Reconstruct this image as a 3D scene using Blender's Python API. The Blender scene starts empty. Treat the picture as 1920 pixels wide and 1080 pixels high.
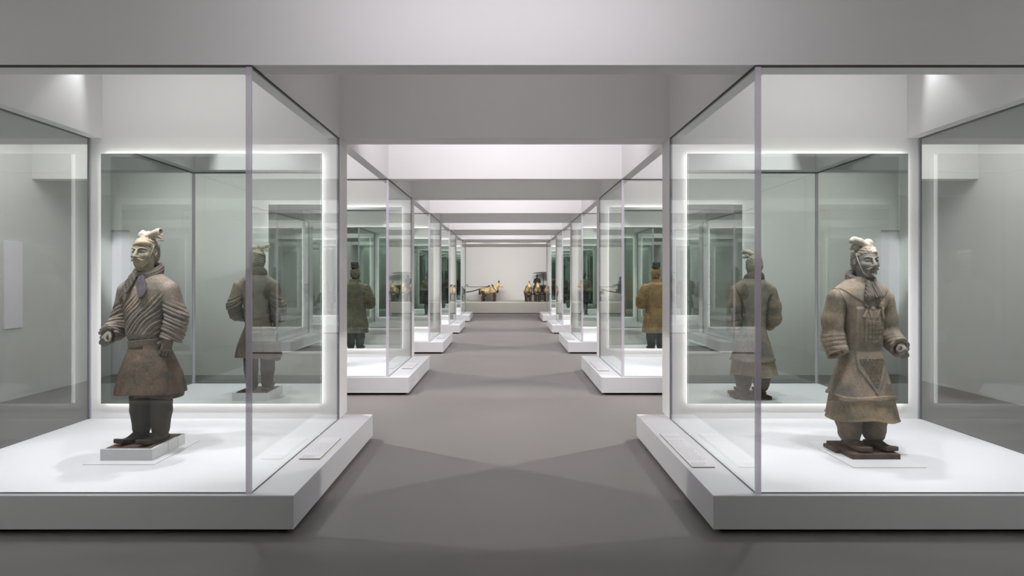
import bpy, bmesh, math, random
import numpy as np
from mathutils import Vector, Matrix

scene = bpy.context.scene
COL = scene.collection
random.seed(7)
R_ = math.radians

# ------------------------------------------------------------------ camera
U = 275.0                      # pixels per metre in the plane of the first glass
FOC = 1280.0                   # focal length in pixels of the 1920 px wide frame
D0 = FOC / U                   # distance of the first glass front (4.655 m)
H = 1.738                      # camera height
CX = 0.022                     # camera stands slightly right of the aisle's axis
PER = 1.163 * D0               # spacing of the rows of cases (5.413 m)

cam_d = bpy.data.cameras.new('camera')
cam = bpy.data.objects.new('camera', cam_d)
COL.objects.link(cam)
cam.location = (CX, 0, H)
cam.rotation_euler = (math.pi / 2, 0, 0)
cam_d.sensor_width = 36.0
cam_d.lens = FOC / 1920 * 36
cam_d.shift_x = 10 / 1920
cam_d.shift_y = -21 / 1920
cam_d.clip_start = 0.05
cam_d.clip_end = 200
scene.camera = cam

# ------------------------------------------------------------------ world, exposure
world = bpy.data.worlds.new('world')
world.use_nodes = True
world.node_tree.nodes['Background'].inputs[0].default_value = (0.6, 0.6, 0.62, 1)
world.node_tree.nodes['Background'].inputs[1].default_value = 0.02
scene.world = world
scene.view_settings.view_transform = 'Standard'
scene.view_settings.look = 'None'
scene.view_settings.exposure = -1.0
scene.view_settings.gamma = 1.0
scene.view_settings.use_curve_mapping = False
cy = scene.cycles
cy.max_bounces = 28
cy.diffuse_bounces = 5
cy.glossy_bounces = 14
cy.transmission_bounces = 8
cy.transparent_max_bounces = 48
cy.caustics_reflective = True
cy.caustics_refractive = False
cy.sample_clamp_indirect = 6.0
cy.use_denoising = True

# ------------------------------------------------------------------ main distances
GX0, GX1 = 1.720, 4.325        # aisle glass and outer glass of a case (|x|)
PZ = 0.262                     # top of the plinths
GZ = 3.168                     # top of the glass
BZ = 3.182                     # underside of the beams
CEIL = 4.30
YG0, YG1 = D0, 1.521 * D0      # front and back of the glass in row 1
YW0, YW1 = 7.108, 7.448        # partition behind the case
MX0, MX1, MZ0, MZ1 = 1.885, 4.17, 0.427, 3.011
NROW = 5
XS = 6.98                      # side walls
YEND = 35.6

# ------------------------------------------------------------------ lights
def aim(o, tgt):
    d = Vector(tgt) - o.location
    o.rotation_euler = d.to_track_quat('-Z', 'Y').to_euler()

def spot(name, loc, tgt, power, size, blend, color=(1, 1, 1), radius=0.05):
    l = bpy.data.lights.new(name, 'SPOT')
    l.energy = power; l.spot_size = R_(size); l.spot_blend = blend
    l.color = color; l.shadow_soft_size = radius
    o = bpy.data.objects.new(name, l)
    COL.objects.link(o); o.location = loc; aim(o, tgt)
    return o

def area(name, loc, tgt, power, sx, sy, color=(1, 1, 1), spread=180):
    l = bpy.data.lights.new(name, 'AREA')
    l.shape = 'RECTANGLE'; l.size = sx; l.size_y = sy
    l.energy = power; l.color = color; l.spread = R_(spread)
    o = bpy.data.objects.new(name, l)
    COL.objects.link(o); o.location = loc; aim(o, tgt)
    return o

LIL = (0.985, 0.955, 1.0)
COOL = (0.965, 0.965, 1.0)
WARM = (1.0, 0.965, 0.93)
for k in range(NROW):
    dy = PER * k
    for s in (-1, 1):
        tx = s * 3.02
        # spots in the coffer over each case: three behind the front beam, two towards the rear corners
        spot('spot_light', (s * 3.05, 5.02 + dy, 4.16), (tx, 5.72 + dy, 1.35), 400, 44, 0.6, COOL)
        spot('spot_light', (s * 3.72, 5.05 + dy, 4.16), (s * 2.5, 6.0 + dy, 0.4), 500, 88, 0.5, COOL, 0.035)
        spot('spot_light', (s * 2.10, 5.20 + dy, 4.16), (s * 3.05, 5.8 + dy, 1.2), 220, 60, 0.5, COOL)
        spot('spot_light', (s * 2.92, 6.60 + dy, 4.16), (s * 3.04, 5.2 + dy, 0.5), 400, 50, 0.5, COOL, 0.035)
        spot('spot_light', (s * 4.10, 6.82 + dy, 4.16), (s * 2.9, 5.5 + dy, 0.3), 120, 68, 0.4, COOL, 0.035)
    area('coffer_light', (0, YG0 + 0.55 + dy, 4.26), (0, YW0 + dy, 3.3), 20, 2.4, 0.5, WARM, 170)  # added fill, lifts the dark beam face over the aisle
    for s in (-1, 1):
        area('coffer_light', (s * 3.0, YG0 + 0.45 + dy, 4.22), (s * 3.0, YW0 + dy, 3.55), 11, 2.0, 0.15, (1.0, 0.99, 0.97), 80)  # added fill, brightens the back wall above each mirror
        spot('gap_spot', (s * 3.6, 8.75 + dy, 4.2), (s * 0.4, 7.6 + dy, 0), 1150, 76, 0.4, WARM, 0.035)
# lights over the aisle in the deep gaps between the rows: they wash the face of the next beam
for k in range(0, NROW):
    yb = YW1 + PER * (k - 1)
    area('gap_light', (0, yb + 0.25, 4.22), (0, yb + 2.5, 3.45), (30 if k == 0 else 100), (2.4 if k == 0 else 2.6), 0.2, LIL, 85 if k == 0 else 150)
    for s in (-1, 1):
        if k > 0: area('gap_light', (s * 3.15, yb + 0.25, 4.22), (s * 3.15, yb + 2.5, 3.45), 60, 2.2, 0.2, LIL, 150)
# end room: added fill lights that brighten the end wall
for x in (-1.6, 0, 1.6):
    area('end_room_light', (x, 30.9, 3.26), (x, 35.0, 1.2), 150, 1.2, 0.4, (1.0, 0.98, 0.94), 150)
# added fill lights: side corridors, entrance wall and the boards in its doorways
area('entrance_light', (0, -2.4, 4.2), (0, 0.6, 0.0), 9, 4.0, 1.0, WARM)  # added weak fill for the entrance area
for s in (-1, 1):
    for y in (3.3, 8.75, 14.2, 19.6, 25.0):
        area('corridor_light', (s * 5.5, y, 4.24), (s * 5.65, y, 0), 8 if y < 4 else 62, 1.2, 2.0, (0.99, 1.0, 0.97))  # added general fill for the corridors, no fixture modelled
    area('entrance_wall_light', (s * 3.9, 4.35, 4.22), (s * 3.9, 2.03, 2.3), 74, 4.4, 0.3, (0.99, 1.0, 0.97), 75)  # added wash, brightens the near wall that the mirrors reflect
    spot('door_light', (s * 6.2, 4.3, 3.9), (s * 6.8, 2.05, 1.9), 1500, 20, 0.8, LIL)  # added spot, makes the doorway board brighter than the wall

# ------------------------------------------------------------------ materials
MATS = {}
def new_mat(name):
    m = bpy.data.materials.new(name); m.use_nodes = True
    MATS[name] = m
    nt = m.node_tree
    return m, nt, nt.nodes.get('Principled BSDF')

def lin(c):
    return tuple(((v / 255) / 12.92 if v / 255 <= 0.04045 else ((v / 255 + 0.055) / 1.055) ** 2.4) for v in c) + (1,)

def paint(name, rgb, rough=0.6, spec=0.3, var=0.04, scale=3.0, bump=0.0, metal=0.0):
    m, nt, p = new_mat(name)
    N = nt.nodes; L = nt.links
    tc = N.new('ShaderNodeTexCoord')
    nz = N.new('ShaderNodeTexNoise'); nz.inputs['Scale'].default_value = scale; nz.inputs['Detail'].default_value = 4
    L.new(tc.outputs['Object'], nz.inputs['Vector'])
    mx = N.new('ShaderNodeMix'); mx.data_type = 'RGBA'
    c = lin(rgb)
    mx.inputs[6].default_value = tuple(v * (1 - var) for v in c[:3]) + (1,)
    mx.inputs[7].default_value = tuple(min(1, v * (1 + var)) for v in c[:3]) + (1,)
    L.new(nz.outputs['Fac'], mx.inputs[0]); L.new(mx.outputs[2], p.inputs['Base Color'])
    p.inputs['Roughness'].default_value = rough
    p.inputs['Specular IOR Level'].default_value = spec
    p.inputs['Metallic'].default_value = metal
    if bump:
        n2 = N.new('ShaderNodeTexNoise'); n2.inputs['Scale'].default_value = 60; n2.inputs['Detail'].default_value = 3
        L.new(tc.outputs['Object'], n2.inputs['Vector'])
        b = N.new('ShaderNodeBump'); b.inputs['Strength'].default_value = bump; b.inputs['Distance'].default_value = 0.004
        L.new(n2.outputs['Fac'], b.inputs['Height']); L.new(b.outputs['Normal'], p.inputs['Normal'])
    return m

paint('wall_white', (229, 227, 227), 0.75, 0.15, 0.012, 1.5)
paint('ceiling_white', (227, 225, 225), 0.8, 0.1, 0.012, 1.5)
paint('side_wall_white', (214, 214, 212), 0.75, 0.15, 0.012, 1.5)
paint('plinth_white', (212, 211, 214), 0.5, 0.25, 0.012, 2.0)
paint('floor_grey', (121, 116, 115), 0.42, 0.32, 0.05, 0.9)
paint('kick_black', (26, 25, 25), 0.7)
paint('profile_silver', (226, 218, 230), 0.45, 0.4, 0.02, 4.0)
paint('profile_dark', (112, 114, 120), 0.4, 0.5, 0.02, 4.0)
paint('seal_dark', (70, 70, 70), 0.6)
paint('mount_white', (216, 215, 217), 0.5)
paint('label_face', (226, 222, 226), 0.35, 0.4)
paint('label_core', (150, 143, 120), 0.6)
paint('print_grey', (150, 148, 158), 0.6)
paint('panel_white', (240, 236, 244), 0.6)
paint('platform_grey', (190, 187, 180), 0.6, 0.2)

def translucent(name, amount):
    """clear plastic profile: partly see-through, so the lit case shines through it"""
    nt = MATS[name].node_tree; N = nt.nodes; L = nt.links
    p = N.get('Principled BSDF'); out = N.get('Material Output')
    t = N.new('ShaderNodeBsdfTransparent'); t.inputs[0].default_value = (0.93, 0.91, 0.95, 1)
    m = N.new('ShaderNodeMixShader'); m.inputs[0].default_value = amount
    L.new(p.outputs[0], m.inputs[1]); L.new(t.outputs[0], m.inputs[2]); L.new(m.outputs[0], out.inputs['Surface'])
translucent('profile_silver', 0.5)

def glass_mat(name, tint, f0=0.04):
    m = bpy.data.materials.new(name); m.use_nodes = True; MATS[name] = m
    nt = m.node_tree; N = nt.nodes; L = nt.links
    N.clear()
    out = N.new('ShaderNodeOutputMaterial')
    lw = N.new('ShaderNodeLayerWeight'); lw.inputs['Blend'].default_value = 0.5
    pw = N.new('ShaderNodeMath'); pw.operation = 'POWER'; pw.inputs[1].default_value = 5.0
    ma = N.new('ShaderNodeMath'); ma.operation = 'MULTIPLY_ADD'
    ma.inputs[1].default_value = 1 - f0; ma.inputs[2].default_value = f0
    L.new(lw.outputs['Facing'], pw.inputs[0]); L.new(pw.outputs[0], ma.inputs[0])
    tr = N.new('ShaderNodeBsdfTransparent'); tr.inputs[0].default_value = tint + (1,)
    gl = N.new('ShaderNodeBsdfGlossy'); gl.inputs['Roughness'].default_value = 0.0
    gl.inputs['Color'].default_value = (0.96, 1.0, 0.98, 1)
    mx = N.new('ShaderNodeMixShader')
    L.new(ma.outputs[0], mx.inputs[0]); L.new(tr.outputs[0], mx.inputs[1]); L.new(gl.outputs[0], mx.inputs[2])
    L.new(mx.outputs[0], out.inputs['Surface'])
    return m
glass_mat('case_glass', (0.985, 0.995, 0.989))

def mirror_mat(name, col):
    m = bpy.data.materials.new(name); m.use_nodes = True; MATS[name] = m
    nt = m.node_tree; N = nt.nodes; L = nt.links; N.clear()
    out = N.new('ShaderNodeOutputMaterial')
    g = N.new('ShaderNodeBsdfGlossy'); g.inputs['Roughness'].default_value = 0.0
    g.inputs['Color'].default_value = col + (1,)
    L.new(g.outputs[0], out.inputs['Surface'])
mirror_mat('mirror_green', (0.695, 0.745, 0.712))

def emit_mat(name, col, strength):
    m = bpy.data.materials.new(name); m.use_nodes = True; MATS[name] = m
    nt = m.node_tree; N = nt.nodes; L = nt.links; N.clear()
    out = N.new('ShaderNodeOutputMaterial')
    e = N.new('ShaderNodeEmission'); e.inputs[0].default_value = col + (1,); e.inputs[1].default_value = strength
    L.new(e.outputs[0], out.inputs['Surface'])
emit_mat('led_bright', (1.0, 0.985, 0.975), 8)
emit_mat('led_soft', (1.0, 0.985, 0.975), 5)

# ------------------------------------------------------------------ mesh helpers
def link(name, me, mat, parent=None):
    o = bpy.data.objects.new(name, me)
    COL.objects.link(o)
    if mat:
        me.materials.append(MATS[mat])
    if parent:
        o.parent = parent
    return o

def bm_box(bm, x0, x1, y0, y1, z0, z1, bevel=0.0):
    x0, x1 = min(x0, x1), max(x0, x1)
    y0, y1 = min(y0, y1), max(y0, y1)
    vs = [bm.verts.new(c) for c in ((x0, y0, z0), (x1, y0, z0), (x1, y1, z0), (x0, y1, z0), (x0, y0, z1), (x1, y0, z1), (x1, y1, z1), (x0, y1, z1))]
    fs = []
    for f in ((0, 3, 2, 1), (4, 5, 6, 7), (0, 1, 5, 4), (1, 2, 6, 5), (2, 3, 7, 6), (3, 0, 4, 7)):
        fs.append(bm.faces.new([vs[i] for i in f]))
    if bevel:
        es = list({e for f in fs for e in f.edges})
        bmesh.ops.bevel(bm, geom=es, offset=bevel, segments=2, affect='EDGES', profile=0.5)

def bm_obj(name, bm, mat, parent=None, smooth=False):
    me = bpy.data.meshes.new(name)
    bmesh.ops.recalc_face_normals(bm, faces=bm.faces)
    bm.to_mesh(me); bm.free()
    if smooth:
        me.polygons.foreach_set('use_smooth', [True] * len(me.polygons))
    return link(name, me, mat, parent)

def box(name, x0, x1, y0, y1, z0, z1, mat, parent=None, bevel=0.0):
    bm = bmesh.new(); bm_box(bm, x0, x1, y0, y1, z0, z1, bevel)
    return bm_obj(name, bm, mat, parent)

def boxes(name, lst, mat, parent=None, bevel=0.0):
    bm = bmesh.new()
    for b in lst:
        bm_box(bm, *b, bevel)
    return bm_obj(name, bm, mat, parent)

def prism(name, pts, z0, z1, mat, parent=None, bevel=0.0):
    bm = bmesh.new()
    lo = [bm.verts.new((x, y, z0)) for x, y in pts]
    hi = [bm.verts.new((x, y, z1)) for x, y in pts]
    n = len(pts)
    bm.faces.new(lo[::-1]); bm.faces.new(hi)
    for i in range(n):
        bm.faces.new((lo[i], lo[(i + 1) % n], hi[(i + 1) % n], hi[i]))
    if bevel:
        bmesh.ops.bevel(bm, geom=list(bm.edges), offset=bevel, segments=2, affect='EDGES', profile=0.5)
    return bm_obj(name, bm, mat, parent)

def tag(o, label=None, cat=None, group=None, kind=None):
    if label: o['label'] = label
    if cat: o['category'] = cat
    if group: o['group'] = group
    if kind: o['kind'] = kind
    return o

def empty(name, loc, rz=0.0):
    o = bpy.data.objects.new(name, None)
    COL.objects.link(o); o.location = loc; o.rotation_euler = (0, 0, rz)
    o.empty_display_size = 0.1
    return o

def dup(root, loc=None, rz=None):
    kids = {}
    for o in COL.objects:
        if o.parent: kids.setdefault(o.parent.name, []).append(o)
    def rec(o, par):
        c = o.copy(); COL.objects.link(c)
        if par: c.parent = par
        for ch in kids.get(o.name, []):
            rec(ch, c)
        return c
    r = rec(root, None)
    if loc is not None: r.location = loc
    if rz is not None: r.rotation_euler = (0, 0, rz)
    return r

# ------------------------------------------------------------------ the room
S = lambda o: tag(o, kind='structure')
S(box('floor', -7.2, 7.2, -4.2, 36.0, -0.15, 0, 'floor_grey'))
S(box('wall_left', -7.2, -XS, -4.2, 36.0, 0, CEIL, 'side_wall_white'))
S(box('wall_right', XS, 7.2, -4.2, 36.0, 0, CEIL, 'side_wall_white'))
S(box('wall_end', -XS, XS, YEND, 36.0, 0, CEIL, 'wall_white'))
S(box('wall_entrance', -XS, XS, -4.2, -4.0, 0, CEIL, 'wall_white'))
YLAST = YW1 + PER * 4
S(box('ceiling', -7.2, 7.2, -4.2, YLAST, CEIL, CEIL + 0.15, 'ceiling_white'))
S(box('ceiling_end', -XS, XS, YLAST, YEND, 3.283, CEIL, 'ceiling_white'))
for k in range(-1, NROW):
    dy = PER * k
    bs = [(-XS, XS, YW0 + dy, YW1 + dy, BZ, CEIL)]
    if k >= 0:
        bs.append((-XS, XS, YG0 + dy, YG0 + 0.22 + dy, BZ, CEIL))
        for s in (-1, 1):
            bs.append((s * GX0, s * (GX0 + 0.13), YG0 + 0.22 + dy, YW0 + dy, BZ, CEIL))
            bs.append((s * (GX1 - 0.135), s * GX1, YG0 + 0.22 + dy, YW0 + dy, BZ, CEIL))
        if k < NROW - 1:
            for s in (-1, 1):
                bs.append((s * GX0, s * (GX0 + 0.13), YW1 + dy, YG0 + PER + dy, BZ, CEIL))
    S(boxes('ceiling_beam', bs, 'ceiling_white'))
    for s in (-1, 1):
        if k >= 0:
            z0 = PZ
            S(boxes('partition', [(s * GX0, s * GX1, YW0 + dy, YW1 + dy, PZ, BZ), (s * (GX0 + 0.05), s * GX1, YW0 + dy, YW1 + dy, 0, PZ)], 'wall_white'))
        else:
            S(boxes('partition', [(s * GX0, s * 6.64, YW0 + dy, YW1 + dy, 0, BZ), (s * 6.64, s * XS, YW0 + dy, YW1 + dy, 2.56, BZ)], 'wall_white'))

ORD = ['first', 'second', 'third', 'fourth', 'fifth']
SIDE = {-1: 'left', 1: 'right'}
WHO = {(0, -1): 'robed figure on a white box', (0, 1): 'armoured figure on a brown slab'}

# ------------------------------------------------------------------ backlit mirrors
def make_mirror(s, rear):
    yw = YW1 if rear else YW0
    d = 1 if rear else -1
    xm = s * (MX0 + MX1) / 2
    root = empty('backlit_mirror', (xm, yw, MZ0))
    w = (MX1 - MX0) / 2; h = MZ1 - MZ0
    box('mirror_panel', -w, w, d * 0.048, d * 0.056, 0, h, 'mirror_green', root)
    led = 'led_soft' if rear else 'led_bright'
    i, t = 0.003, 0.010
    box('light_strip', -w + i, w - i, d * 0.012, d * 0.044, h - i - t, h - i, led, root)
    box('light_strip', -w + i, w - i, d * 0.012, d * 0.044, i, i + t, led, root)
    box('light_strip', -w + i, -w + i + t, d * 0.012, d * 0.044, i + t, h - i - t, led, root)
    box('light_strip', w - i - t, w - i, d * 0.012, d * 0.044, i + t, h - i - t, led, root)
    boxes('backing_frame', [(-w + 0.06, w - 0.06, d * 0.001, d * 0.046, 0.06, h - 0.06)], 'wall_white', root)
    return root
for s in (-1, 1):
    for rear in (False, True):
        m0 = make_mirror(s, rear)
        rows = range(-1, NROW) if rear else range(NROW)
        for k in rows:
            if k == 0: m = m0
            else: m = dup(m0, (m0.location.x, m0.location.y + PER * k, MZ0))
            if rear:
                lb = f'green mirror with soft glowing edge on back of {SIDE[s]} wall behind {ORD[k]} case' if k >= 0 else f'green mirror facing the front {SIDE[s]} case from the near wall'
            else:
                lb = f'green tinted mirror with glowing white edge inside {ORD[k]} glass case on {SIDE[s]} side'
            tag(m, lb, 'mirror', 'rear mirrors' if rear else 'mirrors inside the cases')

# ------------------------------------------------------------------ glass cases
def make_case(s):
    root = empty('display_case', (s * (GX0 + GX1) / 2, (YG0 + YG1) / 2, 0))
    ox, oy, _ = root.location
    X = lambda a: s * a - ox
    Y = lambda a: a - oy
    xi = 1.415; yf = 0.989 * D0; yb = 7.33
    pts = [(X(xi), Y(yf)), (X(GX1 + 0.02), Y(yf)), (X(GX1 + 0.02), Y(YW0)), (X(GX0 + 0.001), Y(YW0)), (X(GX0 + 0.001), Y(yb)), (X(xi), Y(yb))]
    if s < 0: pts = pts[::-1]
    # the front edge of the plinth is mitred like a box: body 3.3 cm above the floor on a recessed kick
    prism('plinth', pts, 0.033, PZ, 'plinth_white', root, 0.004)
    boxes('kick_base', [(X(xi + 0.07), X(GX1 - 0.05), Y(yf + 0.07), Y(YW0 - 0.04), 0, 0.033)], 'kick_black', root)
    t = 0.010
    box('glass_pane', X(GX0 + 0.012), X(GX1 - 0.012), Y(YG0), Y(YG0 + t), PZ + 0.004, GZ, 'case_glass', root)
    box('glass_pane', X(GX0), X(GX0 + t), Y(YG0 + 0.012), Y(YG1), PZ + 0.004, GZ, 'case_glass', root)
    box('glass_pane', X(GX1 - t), X(GX1), Y(YG0 + 0.012), Y(YG1), PZ + 0.004, GZ, 'case_glass', root)
    box('corner_post', X(GX0 - 0.004), X(GX0 + 0.036), Y(YG0 - 0.006), Y(YG0 + 0.012), PZ, GZ, 'profile_silver', root, 0.002)
    box('corner_post', X(GX1 + 0.004), X(GX1 - 0.036), Y(YG0 - 0.006), Y(YG0 + 0.012), PZ, GZ, 'profile_silver', root, 0.002)
    for gx in (GX0, GX1):
        sg = 1 if gx == GX0 else -1
        box('wall_profile', X(gx - sg * 0.003), X(gx + sg * 0.017), Y(YG1), Y(YG1 + 0.012), PZ, GZ, 'profile_dark', root)
        box('wall_profile', X(gx - sg * 0.003), X(gx + sg * 0.024), Y(YG1 + 0.012), Y(YW0), PZ, GZ, 'profile_silver', root)
    boxes('top_seal', [(X(GX0 - 0.002), X(GX1 + 0.002), Y(YG0 - 0.003), Y(YG0 + 0.014), GZ, BZ),
                       (X(GX0 - 0.002), X(GX0 + 0.014), Y(YG0 + 0.014), Y(YW0), GZ, BZ),
                       (X(GX1 + 0.002), X(GX1 - 0.014), Y(YG0 + 0.014), Y(YW0), GZ, BZ)], 'seal_dark', root)
    boxes('bottom_channel', [(X(GX0 + 0.036), X(GX1 - 0.036), Y(YG0 - 0.004), Y(YG0), PZ, PZ + 0.008),
                             (X(GX0 - 0.004), X(GX0), Y(YG0 + 0.012), Y(YG1), PZ, PZ + 0.008),
                             (X(GX1), X(GX1 + 0.004), Y(YG0 + 0.012), Y(YG1), PZ, PZ + 0.008)], 'profile_dark', root)
    return root
for s in (-1, 1):
    c0 = make_case(s)
    for k in range(NROW):
        c = c0 if k == 0 else dup(c0, (c0.location.x, c0.location.y + PER * k, 0))
        tag(c, f'tall glass case on white plinth, {ORD[k]} from front on {SIDE[s]} of aisle', 'display case', 'glass display cases along the aisle')

# ------------------------------------------------------------------ caption plates lying on the plinth ledges
def make_caption(s):
    if s < 0: x0, x1, y0, y1 = -1.655, -1.487, 5.51, 6.22
    else: x0, x1, y0, y1 = 1.455, 1.628, 5.27, 6.39
    cx_, cy_ = (x0 + x1) / 2, (y0 + y1) / 2
    root = empty('caption_plate', (cx_, cy_, PZ))
    w, d = (x1 - x0) / 2, (y1 - y0) / 2
    box('plate_core', -w, w, -d, d, 0, 0.008, 'label_core', root)
    box('plate_face', -w, w, -d, d, 0.008, 0.011, 'label_face', root, 0.0008)
    bm = bmesh.new(); rnd = random.Random(3 + s)
    # unreadable rows of print, one row per line of text, split into words
    nl = int(2 * d / 0.034) - 2
    for j in range(nl):
        y = -d + 0.03 + j * 0.034
        if j in (3, 4) : continue
        if j > nl * 0.55 and rnd.random() < 0.25: continue
        x = -w + 0.012
        big = j in (0, 1)
        hh = 0.010 if big else 0.005
        xe = w * (0.2 if big else rnd.uniform(0.5, 0.92))
        while x < xe:
            l = rnd.uniform(0.008, 0.026)
            bm_box(bm, x, min(x + l, w - 0.008), y, y + hh, 0.0110, 0.0113)
            x += l + 0.007
    o = bm_obj('printed_text', bm, 'print_grey', root); o['kind'] = 'stuff'
    return root
for s in (-1, 1):
    c0 = make_caption(s)
    for k in range(NROW):
        c = c0 if k == 0 else dup(c0, (c0.location.x, c0.location.y + PER * k, PZ))
        tag(c, f'{"short" if s < 0 else "long"} pale caption plate on the ledge of {ORD[k]} {SIDE[s]} plinth', 'caption plate', 'caption plates')

# ------------------------------------------------------------------ text panel on the side wall, white boards in place of bright doorways
p = empty('wall_text_panel', (-XS, 9.67, 1.01))
box('panel_board', 0, 0.02, -0.18, 0.18, 0, 1.23, 'panel_white', p, 0.002)
tag(p, 'narrow white text panel hung on left side wall beyond first case', 'panel')
for n, s in ((1, -1), (2, 1)):
    S(box(f'door_{n}', s * 6.65, s * XS, YW1 - PER - 0.10, YW1 - PER - 0.04, 0.005, 2.555, 'panel_white'))  # lit white board standing in for the bright space beyond an opening

# ------------------------------------------------------------------ sculpting: signed distance fields turned into meshes
class Fld:
    """sampling grid over a box; X, Y, Z broadcast against each other"""
    def __init__(self, lo, hi, h):
        self.h = h; self.lo = np.array(lo, np.float32)
        n = [int(math.ceil((hi[i] - lo[i]) / h)) + 1 for i in range(3)]
        ax = [np.arange(n[i], dtype=np.float32) * h + lo[i] for i in range(3)]
        self.X = ax[0][:, None, None]; self.Y = ax[1][None, :, None]; self.Z = ax[2][None, None, :]
        self.n = n

def rc(F, a, b, ra, rb, sy=1.0):
    ax, ay, az = a; bx, by, bz = b
    dx, dy, dz = bx - ax, by - ay, bz - az
    l2 = dx * dx + dy * dy + dz * dz + 1e-9
    t = np.clip(((F.X - ax) * dx + (F.Y - ay) * dy + (F.Z - az) * dz) / l2, 0, 1)
    d = np.sqrt((F.X - ax - t * dx) ** 2 + ((F.Y - ay - t * dy) * sy) ** 2 + (F.Z - az - t * dz) ** 2)
    return d - (ra + (rb - ra) * t)

def chain(F, pts, rs, k=0.01):
    d = None
    for i in range(len(pts) - 1):
        e = rc(F, pts[i], pts[i + 1], rs[i], rs[i + 1])
        d = e if d is None else smin(d, e, k)
    return d

def ell(F, c, r):
    x, y, z = (F.X - c[0]) / r[0], (F.Y - c[1]) / r[1], (F.Z - c[2]) / r[2]
    k0 = np.sqrt(x * x + y * y + z * z)
    k1 = np.sqrt((x / r[0]) ** 2 + (y / r[1]) ** 2 + (z / r[2]) ** 2) + 1e-6
    return k0 * (k0 - 1) / k1

def sbox(F, c, half, r=0.005, ax=None):
    """rounded box; ax = three unit axes for a turned box"""
    x, y, z = F.X - c[0], F.Y - c[1], F.Z - c[2]
    if ax is not None:
        x, y, z = (x * ax[i][0] + y * ax[i][1] + z * ax[i][2] for i in range(3))
    qx, qy, qz = abs(x) - half[0] + r, abs(y) - half[1] + r, abs(z) - half[2] + r
    o = np.sqrt(np.maximum(qx, 0) ** 2 + np.maximum(qy, 0) ** 2 + np.maximum(qz, 0) ** 2)
    return o + np.minimum(np.maximum(qx, np.maximum(qy, qz)), 0) - r

def smin(a, b, k):
    if k <= 0: return np.minimum(a, b)
    h = np.maximum(k - abs(a - b), 0) / k
    return np.minimum(a, b) - h * h * k * 0.25

def smax(a, b, k): return -smin(-a, -b, k)

def loft(F, prof, n=2.0, zr=None):
    """stack of ellipses: rows of (z, a, b, cx, cy)"""
    P = np.array(prof, np.float32); z = F.Z.ravel()
    g = lambda j: np.interp(z, P[:, 0], P[:, j]).astype(np.float32)[None, None, :]
    a, b, cx, cy_ = g(1), g(2), g(3), g(4)
    u, v = abs(F.X - cx) / a, abs(F.Y - cy_) / b
    q = np.sqrt(u * u + v * v) if n == 2.0 else (u ** n + v ** n) ** (1.0 / n)
    d = (q - 1) * np.minimum(a, b)
    z0, z1 = (P[0, 0], P[-1, 0]) if zr is None else zr
    return np.maximum(d, np.maximum(z0 - F.Z, F.Z - z1))

def sm(x, a, b):
    t = np.clip((x - a) / (b - a), 0, 1)
    return t * t * (3 - 2 * t)

def nets(d, F):
    """naive surface nets: quads around every sign-changing grid edge"""
    d = np.ascontiguousarray(np.broadcast_to(d, F.n)).astype(np.float32)
    ins = d < 0
    nx, ny, nz = d.shape
    cs = np.zeros((nx - 1, ny - 1, nz - 1), np.int8)
    for i in (0, 1):
        for j in (0, 1):
            for k in (0, 1):
                cs += ins[i:nx - 1 + i, j:ny - 1 + j, k:nz - 1 + k]
    act = (cs > 0) & (cs < 8)
    idx = np.full(act.shape, -1, np.int32)
    I = np.argwhere(act)
    idx[act] = np.arange(len(I))
    acc = np.zeros((len(I), 3), np.float32); cnt = np.zeros(len(I), np.float32)
    cor = [(i, j, k) for i in (0, 1) for j in (0, 1) for k in (0, 1)]
    for p in range(8):
        for q in range(p + 1, 8):
            df = [cor[q][m] - cor[p][m] for m in range(3)]
            if sum(abs(v) for v in df) != 1: continue
            A = I + cor[p]; B = I + cor[q]
            da = d[A[:, 0], A[:, 1], A[:, 2]]; db = d[B[:, 0], B[:, 1], B[:, 2]]
            m = (da < 0) != (db < 0)
            t = (da / (da - db + 1e-12))[m][:, None]
            acc[m] += np.array(cor[p], np.float32) + t * np.array(df, np.float32)
            cnt[m] += 1
    V = (I + acc / cnt[:, None]) * F.h + F.lo
    Q = []
    for ax in range(3):
        sl0 = [slice(1, -1)] * 3; sl1 = [slice(1, -1)] * 3
        sl0[ax] = slice(0, -1); sl1[ax] = slice(1, None)
        a, b = ins[tuple(sl0)], ins[tuple(sl1)]
        ch = np.argwhere(a != b)
        if len(ch) == 0: continue
        fl = a[ch[:, 0], ch[:, 1], ch[:, 2]]
        off = np.ones(3, int); off[ax] = 0
        G = ch + off
        u, v = (ax + 1) % 3, (ax + 2) % 3
        def at(du, dv):
            P = G.copy(); P[:, u] -= du; P[:, v] -= dv
            return idx[P[:, 0], P[:, 1], P[:, 2]]
        q = np.stack([at(1, 1), at(0, 1), at(0, 0), at(1, 0)], 1)
        q[~fl] = q[~fl][:, ::-1]
        Q.append(q)
    Q = np.concatenate(Q)
    return V, Q

def sculpt(name, d, F, mat, parent=None):
    V, Q = nets(d, F)
    me = bpy.data.meshes.new(name)
    me.vertices.add(len(V)); me.vertices.foreach_set('co', V.astype(np.float32).ravel())
    me.loops.add(len(Q) * 4); me.loops.foreach_set('vertex_index', Q.astype(np.int32).ravel())
    me.polygons.add(len(Q)); me.polygons.foreach_set('loop_start', np.arange(0, len(Q) * 4, 4, dtype=np.int32))
    me.polygons.foreach_set('use_smooth', np.ones(len(Q), bool))
    me.update(calc_edges=True); me.validate()
    return link(name, me, mat, parent)

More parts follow.
